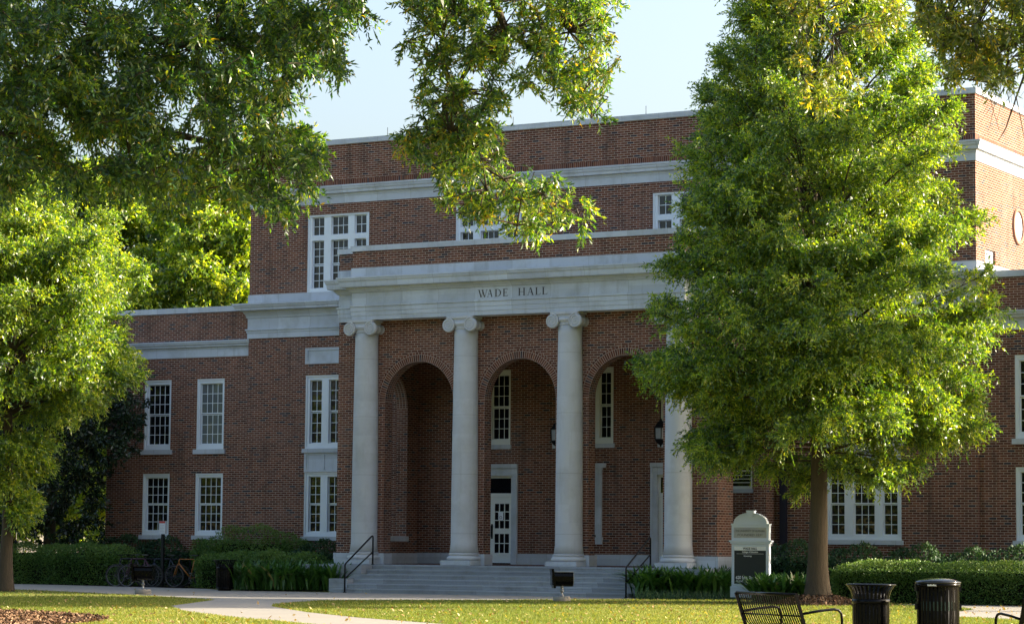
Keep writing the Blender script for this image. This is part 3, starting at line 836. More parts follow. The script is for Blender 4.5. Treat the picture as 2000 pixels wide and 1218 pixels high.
# ------------------------------------------------------------------ street furniture
RTH = np.array([RT[0],RT[1],0]); RTH /= np.linalg.norm(RTH); FWH = np.array([-RTH[1],RTH[0],0])
VANG = math.atan2(RTH[1], RTH[0])                   # rotation that lays local x along the view's right
WHITE_TXT = plain('white_lettering', (.7,.7,.7), .6)
def text(name, s, size, mt, parent, loc, rot, width=None, ext=.002):
    c = bpy.data.curves.new(name, 'FONT'); c.body = s; c.size = size; c.align_x = 'CENTER'; c.extrude = ext; c.offset = size*.022
    o = bpy.data.objects.new(name+'_curve', c); COL.objects.link(o)
    bpy.context.view_layer.update()
    me = bpy.data.meshes.new_from_object(o.evaluated_get(bpy.context.evaluated_depsgraph_get()))
    bpy.data.objects.remove(o); me.name = name
    if width:
        xs = [v.co.x for v in me.vertices]; k = width/(max(xs)-min(xs))
        for v in me.vertices: v.co.x *= k
    me.materials.clear(); me.materials.append(mt)
    r = bpy.data.objects.new(name, me); COL.objects.link(r); r.parent = parent; r.location = loc; r.rotation_euler = rot
    return r
# monument sign
sp_ = at(1467, 1150, 65.2)
sg = empty('monument_sign', (sp_[0], sp_[1], 0), VANG-R(14), 'white arched directory sign with black panel standing among the plants', 'sign')
mb = MB()
z0 = .12
mb.box(-.50,.50,-.17,.17,z0,.34); mb.box(-.47,.47,-.16,.16,.34,1.50); mb.box(-.50,.50,-.18,.18,.34,.39)
mb.box(-.53,.53,-.20,.20,1.50,1.54); mb.box(-.50,.50,-.185,.185,1.45,1.50); mb.box(-.47,.47,-.16,.16,1.54,1.92); mb.box(-.485,.485,-.175,.175,1.92,1.955)
arc = [(.40*cos(pi*k/20), 1.955+.255*sin(pi*k/20)) for k in range(21)]
mb.prism(arc, .32, Matrix.Translation((0,-.16,0)))
arc2 = [(.42*cos(pi*k/20), 1.955+.275*sin(pi*k/20)) for k in range(21)]
mb2 = MB()
for k in range(20):
    a0, a1, b1, b0 = arc[k], arc[k+1], arc2[k+1], arc2[k]
    for y in (-.185, .185): mb2.quad((a0[0],y,a0[1]),(a1[0],y,a1[1]),(b1[0],y,b1[1]),(b0[0],y,b0[1]))
    mb2.quad((b0[0],-.185,b0[1]),(b1[0],-.185,b1[1]),(b1[0],.185,b1[1]),(b0[0],.185,b0[1])); mb2.quad((a0[0],-.185,a0[1]),(a1[0],-.185,a1[1]),(a1[0],-.16,a1[1]),(a0[0],-.16,a0[1]))
mb.build('sign_body', plain('sign_paint', (.53,.60,.70), .5, var=.06, scale=3), sg); mb2.build('arched_moulding', bpy.data.materials['sign_paint'], sg, fixn=False)
mb = MB(); mb.prism([(-.06,2.13),(.06,2.13),(.10,2.285),(-.10,2.285)], .39, Matrix.Translation((0,-.195,0))); mb.build('keystone', bpy.data.materials['sign_paint'], sg)
mb = MB(); mb.box(-.41,.41,-.165,-.160,1.60,1.86); p_ = mb.build('name_plaque', plain('grey_plaque', (.36,.37,.37), .6), sg)
text('plaque_lettering', 'THE UNIVERSITY OF ALABAMA', .075, plain('grey_letter', (.2,.2,.2), .6), p_, (0,-.168,1.75), (pi/2,0,0), .74)
text('plaque_lettering', 'FOUNDED 1831', .085, bpy.data.materials['grey_letter'], p_, (0,-.168,1.645), (pi/2,0,0), .62)
mb = MB(); wall_grid(mb, 'y', -.175, -.42,.42,.44,1.42,[(-.40,.40,.455,1.385)],.02); mb.box(-.42,.42,-.16,-.158,.44,1.42); mb.build('panel_frame', bpy.data.materials['sign_paint'], sg, fixn=False)
mb = MB(); mb.box(-.40,.40,-.168,-.160,.455,1.285); p_ = mb.build('directory_panel', plain('black_directory_panel', (.020,.028,.036), .35, spec=.25), sg)
text('directory_lettering', 'College of Education', .06, WHITE_TXT, p_, (0,-.171,1.23), (pi/2,0,0), .40)
text('directory_lettering', 'Kinesiology', .045, WHITE_TXT, p_, (-.06,-.171,1.135), (pi/2,0,0), .20)
text('directory_lettering', '620 Judy Bonner Dr', .11, WHITE_TXT, p_, (0,-.171,.575), (pi/2,0,0), .72)
text('directory_lettering', 'BLDG # 1088', .065, WHITE_TXT, p_, (-.14,-.171,.50), (pi/2,0,0), .42)
mb = MB(); mb.box(-.34,.34,-.1705,-.168,1.20,1.206); mb.build('rule_line', WHITE_TXT, p_)
mb = MB(); mb.box(-.40,.40,-.168,-.160,1.287,1.385); p_ = mb.build('header_strip', plain('bright_header', (.78,.80,.82), .5, var=.03), sg)
text('header_lettering', 'WADE HALL', .09, MAT['letter'], p_, (0,-.171,1.303), (pi/2,0,0), .36)

# handrails
def handrail(x, label):
    h = empty('handrail', (x, -1.7, 0), 0, label, 'handrail', 'iron handrails of the entrance steps')
    mb = MB()
    top = [(0,-.75,.76),(0,-.735,.80),(0,-.70,.83)]
    end = [(0,.62,1.585),(0,.66,1.60),(0,.695,1.585),(0,.70,1.54)]
    mb.tube([(0,-.75,.02)]+top+end+[(0,.70,.78)], .024, 8)
    mb.tube([(0,-.75,.40),(0,.70,1.15)], .02, 8); mb.build('rail', MAT['iron'], h)
    for y, z in ((-.75,.008),(.70,.792)):
        mb = MB(); mb.lathe([(.055,0),(.055,.012),(.03,.02)], 14, (0,y,z)); mb.build('base_flange', MAT['iron'], h)
handrail(-4.22, 'black iron handrail in front of the leftmost column')
handrail(4.62, 'black iron handrail beside the leafy bed and monument sign')

# lanterns
def lantern(x, label):
    l = empty('hanging_lantern', (x, 2.2, 4.18), 0, label, 'lantern', 'black lanterns hanging in the porch arches')
    mb = MB(); mb.tube([(0,0,.80),(0,0,3.07)], .010, 6); mb.build('hanging_rod', MAT['iron'], l)
    mb = MB(); mb.lathe([(.03,.80),(.05,.76),(.04,.74),(.10,.70),(.17,.60),(.215,.55),(.215,.53)], 6); mb.build('roof_cap', MAT['iron'], l)
    mb = MB(); mb.lathe([(.02,.0),(.025,.04),(.05,.06),(.12,.10),(.17,.17),(.19,.20),(.19,.22)], 6)
    for k in range(6): a = 2*pi*k/6; mb.tube([(.18*cos(a),.18*sin(a),.21),(.20*cos(a),.20*sin(a),.54)], .014, 5)
    mb.build('cage', MAT['iron'], l)
    mb = MB(); mb.lathe([(.165,.21),(.185,.54)], 6, smooth=False, cap=False); mb.build('glass_shade', plain('frosted_lantern_glass', (.30,.31,.33), .35), l)
for x, s in ((-3.35,'black lantern mostly hidden behind the second column from the left'), (0,'black lantern half hidden behind the third column from the left'), (3.35,'black lantern beside the fourth column near the big tree')): lantern(x, s)
mb = MB(); mb.box(-2.93,-2.76,YT+.072,YT+.076,2.12,2.36); nt_ = mb.build('paper_notice', plain('white_paper', (.75,.76,.80), .8)); tag(nt_, 'white paper notice taped inside the porch door glass', 'notice')
mb = MB(); T = Matrix.Translation((-2.845,YT+.070,2.20)) @ Matrix.Rotation(pi/2,4,'X')
mb.lathe([(.045,-.001),(.045,.001),(.033,.001),(.033,-.001)], 16, T=T, cap=False); mb.build('round_symbol', MAT['letter'], nt_)

# floodlights
def floodlight(x, d, label, yaw):
    p = gd(x, d)
    f = empty('floodlight', (p[0],p[1],0), VANG+yaw, label, 'floodlight', 'ground floodlights on concrete footings')
    mb = MB(); mb.lathe([(.20,0),(.215,.03),(.215,.11),(.20,.13)], 24); mb.build('footing', MAT['concrete'], f)
    mb = MB(); mb.lathe([(.06,.13),(.06,.15),(.032,.16),(.03,.24),(.045,.25),(.045,.29),(.03,.30),(.03,.36),(.06,.38)], 14); mb.build('post', plain('galvanised_steel', (.35,.35,.35), .4, .8) if 'galvanised_steel' not in bpy.data.materials else bpy.data.materials['galvanised_steel'], f)
    mb = MB(); sec = [(.17,.72),(-.15,.72),(-.185,.62),(-.18,.50),(-.13,.415),(-.04,.375),(.07,.375),(.15,.42),(.185,.52)]
    mb.prism([(-q[0],q[1]) for q in sec], .45, Matrix.Translation((-.19,0,0)) @ Matrix.Rotation(-pi/2,4,'Z')); mb.build('housing', MAT['black'], f)
    mb = MB(); mb.box(-.03,.03,-.22,.22,.33,.80, T=Matrix.Translation((-.225,0,0)) @ Matrix.Translation((0,0,.56)) @ Matrix.Rotation(R(-7),4,'Y') @ Matrix.Translation((0,0,-.56))); mb.build('door_frame', MAT['black'], f)
    mb = MB(); mb.box(-.19,.29,-.20,.20,.722,.738); mb.build('visor', (bpy.data.materials.get('painted_sunlit_metal') or plain('painted_sunlit_metal', (.26,.27,.28), .5, .3)) if x > 500 else MAT['black'], f)  # visor: sunlit grey put into the colour, black on the shaded floodlight
    mb = MB(); mb.prism([(-q[0]*.93,.55+(q[1]-.55)*.93) for q in sec], .02, Matrix.Translation((.262,0,0)) @ Matrix.Rotation(-pi/2,4,'Z')); mb.build('end_plate', bpy.data.materials['painted_sunlit_metal'] if x > 500 else MAT['black'], f)  # end plate painted light grey as if sunlit, black on the shaded one
    mb = MB(); mb.box(-.268,-.262,-.18,.18,.40,.72); mb.build('lens', MAT['pane'], f)
floodlight(1098, 63.8, 'black floodlight on the sunlit lawn edge before the steps', R(6))
floodlight(281, 68.5, 'dark floodlight in the shade in front of the bicycles', R(-10))

# bins
def bin_flared(p, rz, label, group):
    b = empty('litter_bin', (p[0],p[1],0), rz, label, 'litter bin', group)
    n = 30
    for part, (prof) in (('slats', None),):
        mb = MB()
        for k in range(n):
            a = 2*pi*k/n
            path = [(.235,.05),(.245,.40),(.245,.64),(.25,.72),(.27,.79),(.305,.845),(.325,.865)]
            w2 = .0165
            for (r0,z_0),(r1,z_1) in zip(path[:-1], path[1:]):
                T = Matrix.Rotation(a,4,'Z')
                q = [(r0,-w2,z_0),(r0,w2,z_0),(r1,w2,z_1),(r1,-w2,z_1)]; q2 = [(x-.007,y,z) for x,y,z in q]
                A = [tuple(T @ Vector(v)) for v in q]; B = [tuple(T @ Vector(v)) for v in q2]
                mb.quad(*A); mb.quad(*reversed(B))
                mb.quad(A[1],B[1],B[2],A[2]); mb.quad(A[0],A[3],B[3],B[0])
        mb.build('slats', MAT['black'], b, fixn=False)
    mb = MB(); mb.lathe([(.318,.862),(.335,.868),(.338,.878),(.325,.885),(.310,.875)], 40, cap=False); mb.build('rim', MAT['black'], b)
    mb = MB(); mb.lathe([(.242,.62),(.252,.622),(.252,.685),(.242,.687)], 40, cap=False); mb.lathe([(.232,.06),(.245,.06),(.245,.10),(.232,.10)], 40, cap=False); mb.build('band', MAT['black'], b)
    mb = MB(); mb.lathe([(.21,.06),(.21,.76),(.20,.76),(.20,.10)], 32, cap=True); mb.build('liner', plain('dark_bin_liner', (.010,.010,.011), .6) if 'dark_bin_liner' not in bpy.data.materials else bpy.data.materials['dark_bin_liner'], b)
    mb = MB(); mb.lathe([(.17,0),(.19,.02),(.19,.06)], 24); mb.build('foot', MAT['black'], b)
    return b
bin_flared(gd(1700.5, 34.6), .1, 'black slatted litter bin with flared open top beside the bench', 'black slatted bins with flared tops')
bin_flared(gd(440, 74.5), .2, 'shaded black slatted bin beside the bicycles and low hedge', 'black slatted bins with flared tops')
p = gd(1831.5, 34.2)
b = empty('recycling_bin', (p[0],p[1],0), VANG, 'black slatted bin with domed lid, right of the flared bin', 'litter bin')
mb = MB()
for k in range(34):
    a = 2*pi*k/34; T = Matrix.Rotation(a,4,'Z'); mb.box(.268,.276,-.016,.016,.06,.88,T=T)
mb.build('slats', MAT['black'], b)
mb = MB(); mb.lathe([(.27,.86),(.29,.862),(.292,.905),(.27,.91)], 40, cap=False); mb.lathe([(.262,.05),(.28,.05),(.28,.10),(.262,.10)], 40, cap=False); mb.build('band', MAT['black'], b)
for s in (-1, 1):
    mb = MB(); mb.box(s*.29-.012, s*.29+.012, -.03, .03, .80, .90); mb.box(s*.29-.014, s*.29+.014, -.022, .022, .56, .64); mb.build('latch', MAT['iron'], b)
mb = MB(); mb.lathe([(.296,.905),(.30,.915),(.297,.925),(.24,.948),(.16,.965),(.08,.973),(.004,.976)], 44); mb.build('domed_lid', plain('glossy_black_lid', (.010,.011,.012), .18), b)
mb = MB(); mb.lathe([(.235,.06),(.235,.82)], 32); mb.lathe([(.2365,.55),(.2375,.56),(.2375,.66),(.2365,.67)], 32, m=1, cap=False)
mb.build('liner', [bpy.data.materials['dark_bin_liner'], plain('faded_green_band', (.10,.16,.14), .6)], b)
mb = MB()
for k in range(9):
    a = -pi/2-.62+k*.045; T = Matrix.Rotation(a,4,'Z'); mb.box(.292,.2945,-.005,.005,.872,.872+(.018 if k % 3 else .024),T=T)
mb.build('maker_lettering', WHITE_TXT, b)
mb = MB(); mb.lathe([(.20,0),(.22,.02),(.22,.06)], 24); mb.build('foot', MAT['black'], b)

# benches: steel strap benches
def bench(c, ang, label, Lh=.75):
    """c: centre of the seat; ang: world angle of the facing direction"""
    b = empty('park_bench', (c[0],c[1],0), ang-pi/2, label, 'bench', 'black steel strap benches')
    # local +y = facing
    mb = MB(); n = int(Lh*2/.052)
    for k in range(n+1):
        x = -Lh+.02+(2*Lh-.04)*k/n
        pr = [(-.36,.80),(-.335,.72),(-.27,.55),(-.225,.46),(-.19,.425)]
        for (y0,q0),(y1,q1) in zip(pr[:-1], pr[1:]):
            mb.quad((x-.011,y0,q0),(x+.011,y0,q0),(x+.011,y1,q1),(x-.011,y1,q1)); mb.quad((x-.011,y0-.004,q0-.004),(x+.011,y0-.004,q0-.004),(x+.011,y1-.004,q1-.004),(x-.011,y1-.004,q1-.004))
    mb.build('backrest', MAT['black'], b, fixn=False)
    mb = MB(); mb.tube([(-Lh-.015,-.362,.805),(Lh+.015,-.362,.805)], .019, 8); mb.tube([(-Lh,-.27,.555),(Lh,-.27,.555)], .010, 6); mb.build('top_rail', MAT['black'], b)
    mb = MB()
    for k in range(n+1):
        x = -Lh+.02+(2*Lh-.04)*k/n
        for (y0,q0),(y1,q1) in zip([(-.19,.425),(0,.43),(.16,.44),(.23,.425)], [(0,.43),(.16,.44),(.23,.425),(.25,.39)]):
            mb.quad((x-.011,y0,q0),(x+.011,y0,q0),(x+.011,y1,q1),(x-.011,y1,q1))
    mb.tube([(-Lh,-.18,.415),(Lh,-.18,.415)], .014, 6); mb.tube([(-Lh,.22,.41),(Lh,.22,.41)], .014, 6)
    mb.build('seat', MAT['black'], b, fixn=False)
    for s in (-1, 1):
        x = s*(Lh+.012)
        mb = MB(); mb.box(x-.011,x+.011,-.02,.02,0,.50,T=Matrix.Translation((0,-.37,.81)) @ Matrix.Rotation(pi+.33,4,'X') )
        mb.tube([(x,-.19,.42),(x,-.22,.2),(x,-.30,.02)], .017, 6); mb.build('back_leg', MAT['black'], b)
        mb = MB(); mb.tube([(x,-.26,.585),(x,-.05,.615),(x,.16,.635),(x,.225,.625),(x,.265,.585),(x,.275,.50),(x,.265,.35),(x,.255,.02)], .016, 8); mb.build('armrest', MAT['black'], b)
p = gd(1546, 31.2)
fa = math.atan2(*( (.90*RTH+.44*FWH)[[1,0]] ))
bench(p, fa, 'black steel bench left of the litter bins, seen from behind', .66)
p = gd(2076, 29.4)
fa = math.atan2(*( (-.33*RTH+.94*FWH)[[1,0]] ))
bench(p, fa, 'black steel bench cut off by the right edge of the photo', .7)

# bicycles -------------------------------------------------------------
def cmat(n, c, r=.35): return bpy.data.materials.get(n) or plain(n, c, r)
def bicycle(p, ang, label, fcol, bar='flat'):
    b = empty('bicycle', (p[0],p[1],0), ang, label, 'bicycle', 'bicycles parked at the rack')
    FM = fcol; rb = cmat('tyre_rubber', (.012,.012,.012), .8); al = cmat('bike_alloy', (.12,.12,.13), .35)
    W = .335
    for x in (-.51, .51):
        mb = MB(); mb.tube([(x+W*cos(a),0,W+.0+W*sin(a)) for a in [2*pi*k/36 for k in range(36)]], .021, 8, closed=True)
        wh = mb.build('tyre', rb, b)
        mb = MB(); mb.tube([(x+.305*cos(a),0,W+.305*sin(a)) for a in [2*pi*k/36 for k in range(36)]], .010, 6, closed=True)
        mb.tube([(x,-.05,W),(x,.05,W)], .022, 8); mb.build('rim', al if x > 0 else cmat('dark_rim', (.03,.03,.03)), wh)
        mb = MB()
        for k in range(16): a = 2*pi*k/16; mb.tube([(x,0,W),(x+.305*cos(a),0,W+.305*sin(a))], .0022, 4, cap=False)
        mb.build('spokes', al, wh)
    # facing +x ; head at x=.36, seat cluster x=-.17, bottom bracket x=-.07
    H1, H0, S1, BB, RA, FA = (.335,0,.86), (.365,0,.74), (-.185,0,.86), (-.06,0,.285), (-.51,0,W), (.51,0,W)
    mb = MB()
    mb.tube([H1,S1], .016, 8); mb.tube([H0,BB], .020, 8); mb.tube([S1,BB], .016, 8); mb.tube([H1,H0], .021, 8)
    for s in (-1, 1):
        mb.tube([(-.06,s*.035,.285),(-.51,s*.055,W)], .010, 6); mb.tube([(-.18,s*.02,.84),(-.51,s*.055,W)], .009, 6)
    mb.build('frame', FM, b)
    mb = MB()
    for s in (-1, 1): mb.tube([(.372,s*.03,.72),(.41,s*.045,.62),(.47,s*.05,.45),(.51,s*.05,W)], .012, 6)
    mb.tube([(.33,0,.87),(.365,0,.73)], .015, 6); mb.build('fork', FM, b)
    mb = MB(); mb.tube([(.335,0,.86),(.315,0,.95),(.36,0,.97)], .014, 6)
    if bar == 'flat': mb.tube([(.33,-.30,.985),(.36,-.12,.975),(.37,0,.97),(.36,.12,.975),(.33,.30,.985)], .013, 6)
    else:
        for s in (-1, 1): mb.tube([(.37,0,.97),(.38,s*.18,.97),(.44,s*.20,.96),(.47,s*.205,.90),(.43,s*.21,.84),(.36,s*.21,.835)], .013, 6)
    mb.build('handlebar', MAT['iron'], b)
    mb = MB(); mb.tube([(-.185,0,.86),(-.205,0,.96)], .013, 6)
    pr = [(.15,.016),(.08,.022),(0,.035),(-.07,.065),(-.12,.07)]
    for (x0,w0),(x1,w1) in zip(pr[:-1], pr[1:]):
        for z, dz in ((1.0,0),(.965,1)):
            mb.quad((-.21+x0,-w0,z),(-.21+x1,-w1,z),(-.21+x1,w1,z),(-.21+x0,w0,z))
        for s in (-1, 1): mb.quad((-.21+x0,s*w0,1.0),(-.21+x1,s*w1,1.0),(-.21+x1,s*w1,.965),(-.21+x0,s*w0,.965))
    mb.build('saddle', cmat('saddle_vinyl', (.015,.015,.016), .5), b, fixn=False)
    mb = MB(); mb.tube([(-.06+.095*cos(a),-.055,.285+.095*sin(a)) for a in [2*pi*k/24 for k in range(24)]], .007, 5, closed=True)
    mb.tube([(-.06,-.07,.285),(.03,-.085,.13)], .011, 6); mb.tube([(-.06,.07,.285),(-.15,.085,.44)], .011, 6); mb.tube([(-.06,-.07,.285),(-.06,.07,.285)], .02, 8)
    for x, y, z in ((.03,-.13,.13),(-.15,.13,.44)): mb.box(x-.045,x+.045,y-.045,y+.045,z-.012,z+.012)
    mb.build('crankset', al, b)
LEFT = math.atan2(*((-.74*RTH+.30*FWH)[[1,0]]))
for xm, d, da, lab, m_, bt in (
    (256, 80.2, .05, 'leftmost bicycle of the row, black with silver rim', cmat('bike_black', (.014,.014,.016)), 'flat'),
    (275, 79.8, -.10, 'dark purple bicycle behind the shaded floodlight', cmat('bike_plum', (.07,.02,.04)), 'flat'),
    (323, 80.2, .12, 'dark blue grey bicycle between the floodlight and the orange bicycle', cmat('bike_navy', (.02,.03,.05)), 'flat'),
    (370, 79.8, .0, 'orange framed road bicycle at the right end of the row', cmat('bike_orange', (.36,.13,.018)), 'drop')):
    bicycle(gd(xm, d), LEFT+da, lab, m_, bt)
p0 = gd(235, 80.9); p1 = gd(372, 80.6)
rk = empty('bicycle_rack', (p0[0],p0[1],0), math.atan2(p1[1]-p0[1],p1[0]-p0[0]), 'dark steel rail rack behind the parked bicycles', 'bicycle rack')
L_ = float(np.linalg.norm((p1-p0)[:2])); mb = MB(); mb.tube([(0,0,.01),(0,0,.80),(.05,0,.85),(L_-.05,0,.85),(L_,0,.80),(L_,0,.01)], .024, 8); mb.build('rail', MAT['iron'], rk)
mb = MB()
for k in range(1, 8): mb.tube([(L_*k/8,0,.83),(L_*k/8,0,.25)], .012, 6)
mb.tube([(0,0,.25),(L_,0,.25)], .018, 6); mb.build('bars', MAT['iron'], rk)
# small post sign
p = gd(318, 79.5)
ps = empty('post_sign', (p[0],p[1],0), VANG-R(25), 'small white notice box with red top on a black post', 'sign')
mb = MB(); mb.box(-.04,.04,-.04,.04,0,1.62); mb.build('post', MAT['iron'], ps)
mb = MB(); mb.box(-.11,.11,-.06,.05,1.62,2.02); mb.build('notice_box', plain('pale_grey_box', (.52,.55,.62), .5), ps)
mb = MB(); mb.box(-.105,.105,-.063,-.060,1.95,2.015); mb.build('red_header', plain('red_header_paint', (.35,.03,.03), .5), ps)
mb = MB()
for k in range(5): mb.box(-.075,.075-(k%2)*.04,-.0625,-.0605,1.88-.045*k,1.89-.045*k)
mb.build('printed_lines', plain('grey_print', (.35,.36,.42), .7), ps)
# ------------------------------------------------------------------ vegetation
def nrm(a): return a/np.maximum(np.linalg.norm(a, axis=-1, keepdims=True), 1e-9)
def leaf_quads(B, D, L, Wd, fold=.25, side=None):
    n = len(B); rv = NR.normal(size=(n,3)) if side is None else side
    Nn = nrm(np.cross(D, rv)); S = np.cross(D, Nn)
    L = np.broadcast_to(L, n)[:,None]; Wd = np.broadcast_to(Wd, n)[:,None]
    mid = B+D*L*.48
    return np.stack([B, mid+S*Wd*.5+Nn*Wd*fold, B+D*L+Nn*L*NR.normal(-.08,.10,(n,1)), mid-S*Wd*.5+Nn*Wd*fold], 1).reshape(-1,3)
class Foliage:
    def __init__(s): s.B = []; s.D = []; s.L = []; s.T = []; s.V = []; s.VT = []
    def twigs(s, B, D, TL, K, L, W, droop=.3, out=.75, rand=.75, down=.2, tint=.5, tsd=.22):
        """K leaves along each twig (arrays of twig base, direction, length)"""
        n = len(B)
        if n == 0: return
        q = (np.arange(K)[None]+NR.random((n,K)))/K
        TLb = np.broadcast_to(TL, n)[:,None]
        P = B[:,None]+D[:,None]*(TLb*q)[...,None]; P[...,2] -= droop*TLb*q**2
        d = D[:,None]*out+NR.normal(0,rand,(n,K,3)); d[...,2] -= down
        d = nrm(d).reshape(-1,3); P = P.reshape(-1,3); m = len(P)
        tt = np.repeat(np.broadcast_to(tint, n)+NR.normal(0,.07,n), K)
        s.V.append(leaf_quads(P, d, L*NR.uniform(.65,1.2,m), W*NR.uniform(.75,1.2,m)))
        s.VT.append(np.repeat(np.clip(tt+NR.normal(0,tsd,m),0,1),4))
    def build(s, name, m, parent=None, org=(0,0,0)):
        V = np.concatenate(s.V)-np.array(org)[None]; T = np.concatenate(s.VT)
        return raw_mesh(name, V, np.arange(len(V)).reshape(-1,4), m, T, parent)
G_OAK = [(0,(.008,.030,.022)),(.3,(.022,.066,.030)),(.55,(.070,.138,.030)),(.80,(.18,.23,.032)),(.97,(.27,.27,.036)),(1,(.32,.20,.03))]
G_LIT = [(0,(.012,.040,.024)),(.32,(.042,.100,.030)),(.62,(.150,.220,.030)),(.85,(.24,.29,.04)),(1,(.34,.33,.045))]
G_DARK = [(0,(.010,.024,.012)),(.5,(.018,.040,.016)),(1,(.04,.065,.02))]
MAT['oak'] = leaf_mat('oak_leaf', G_OAK)
MAT['young'] = leaf_mat('young_oak_leaf', G_LIT)
MAT['yellowing'] = leaf_mat('yellowing_leaf', [(0,(.03,.06,.02)),(.55,(.09,.125,.02)),(.82,(.20,.19,.03)),(1,(.42,.28,.04))])
MAT['magnolia'] = leaf_mat('magnolia_leaf', G_DARK, trans=.12, gloss=.25, spec=.5, tcol=(1.2,1.3,.6))
MAT['hedge'] = leaf_mat('hedge_leaf', [(0,(.036,.092,.024)),(.5,(.080,.172,.038)),(1,(.18,.27,.06))], trans=.25, gloss=.45, spec=.35, tcol=(1.5,1.5,.6))
MAT['shrub'] = leaf_mat('shrub_leaf', [(0,(.014,.040,.024)),(.5,(.028,.070,.036)),(1,(.060,.110,.045))], trans=.2, gloss=.5, spec=.2, tcol=(1.3,1.4,.6))
MAT['strap'] = leaf_mat('strap_leaf', [(0,(.018,.060,.016)),(.6,(.050,.130,.024)),(.92,(.10,.20,.035)),(1,(.38,.30,.14))], trans=.25, gloss=.35, spec=.4, tcol=(1.1,1.25,.6))
MAT['bark'] = bark_mat('oak_bark', (.060,.042,.028))
MAT['twig'] = bark_mat('twig_bark', (.06,.05,.042))

def tube_pts(p0, d0, L, sag=0, n=5, wob=.04):
    p = np.array(p0, float); d = np.array(d0, float); out = [p.copy()]
    for k in range(n):
        d = nrm(d+NR.normal(0,wob,3)+np.array([0,0,-sag/n])); p = p+d*L/n; out.append(p.copy())
    return out
def env(z, tab):
    return float(np.interp(z, [q[0] for q in tab], [q[1] for q in tab]))
def branch_tree(name, label, base, top, r0, lt, rt, el, nprim, nsec, ntw, K, L, W, leafm, h_min, group=None, depthk=1.0,
                lean=(0,0,0), tint=.5, sag=.25, sec_len=.38, flare=1.45, twl=.42, wood=True, cat='tree'):
    """lt/rt: crown half-widths left and right of the trunk by height above base; el: branch elevation by height (degrees)"""
    t = empty(name, tuple(base), 0, label, cat, group)
    org = np.array(base); tm = MB(); fo = Foliage()
    H = top; path = []; rad = []
    for k in range(15):
        q = k/14; z = H*.97*q
        path.append((lean[0]*q*H+.05*sin(q*7), lean[1]*q*H+.05*cos(q*5)-.05, z)); rad.append(max(.012, r0*(1-q)**.85*(1 if k else 1)))
    fl = [(0,0,-.12),(0,0,.10),(0,0,.35),(0,0,.8)]
    tm.tube(fl+path[2:] if H*.97*2/14 > .9 else fl[:2]+path[1:], ([r0*flare*1.25,r0*flare*1.0,r0*1.24,r0*1.06]+rad[2:]) if H*.97*2/14 > .9 else [r0*flare,r0*1.2]+rad[1:], 14)
    wts = [(env(z, lt)+env(z, rt)) for z in np.linspace(h_min, top, 60)]; wts = np.array(wts)+.25
    zs = NR.choice(np.linspace(h_min, top, 60), nprim, p=wts/wts.sum())
    for i, zt in enumerate(zs):
        zt = zt+NR.normal(0,.15)
        phi = i*2.39996+NR.normal(0,.25); la, de = cos(phi), sin(phi)
        eL, eR = env(zt, lt), env(zt, rt)
        f = .5+.5*la; r = (eL*(1-f)+eR*f); r = r*(abs(la)+(1-abs(la))*depthk)*NR.uniform(.72,1.03)
        if r < .15: continue
        e = R(env(zt, el)+NR.normal(0,6))
        h0 = zt-r*math.tan(e)
        h0 = min(max(h0, h_min*.92+NR.uniform(0,.5)), top*.95)
        q = min(1, h0/(H*.97)); o = np.array([lean[0]*q*H, lean[1]*q*H, h0])
        hd = RTH*la+FWH*de
        tip = np.array([lean[0]*q*H, lean[1]*q*H, zt])+hd*r
        v = tip-o; Lb = np.linalg.norm(v); bow = sag*Lb*.25
        P = []
        for k in range(8):
            s = k/7; P.append(o+v*s+np.array([0,0,bow*4*s*(1-s)*.6])+NR.normal(0,.02*Lb*.2,3)*(0 < k < 7))
        P = np.array(P)
        if wood: tm.tube(P, [max(.006, (.009+.010*Lb)*(1-s*.9)) for s in np.linspace(0,1,8)], 5, cap=False)
        ns = max(3, int(nsec*(.4+.6*r/max(eL,eR,.1))))
        s_ = np.sqrt(NR.uniform(.05,1.0,ns)); s_[0] = 1.0
        for s in s_:
            k = min(6, int(s*7)); fr = s*7-k
            b = P[k]*(1-fr)+P[k+1]*fr; tdir = nrm(P[k+1]-P[k])
            sd = np.cross(tdir, [0,0,1.0]); sd = nrm(sd)*NR.choice([-1,1])
            d = nrm(tdir*NR.uniform(.5,1.1)+sd*NR.uniform(.2,1.0)+np.array([0,0,NR.normal(.08,.28)]))
            l2 = (sec_len*Lb*(1.15-s)+.30)*NR.uniform(.7,1.2)
            l2 = min(l2, 1.5)
            if wood and l2 > .45: tm.tube([b, b+d*l2*.5, b+d*l2+np.array([0,0,-.1*l2])], [.010,.007,.003], 4, cap=False)
            nt_ = max(3, int(ntw*(.45+l2)))
            u = NR.uniform(.1,1.0,nt_)
            TB = b[None]+d[None]*(l2*u)[:,None]; TB[:,2] -= .1*l2*u**2
            TD = nrm(d[None]*.8+NR.normal(0,.6,(nt_,3))+np.array([0,0,.05])); TL = twl*NR.uniform(.6,1.2,nt_)
            fo.twigs(TB, TD, TL, K, L, W, tint=tint+NR.normal(0,.10), droop=.35, out=.75, rand=.6, down=.42)
    tm.build('trunk', MAT['bark'], t); fo.build('crown', leafm, t)
    return t

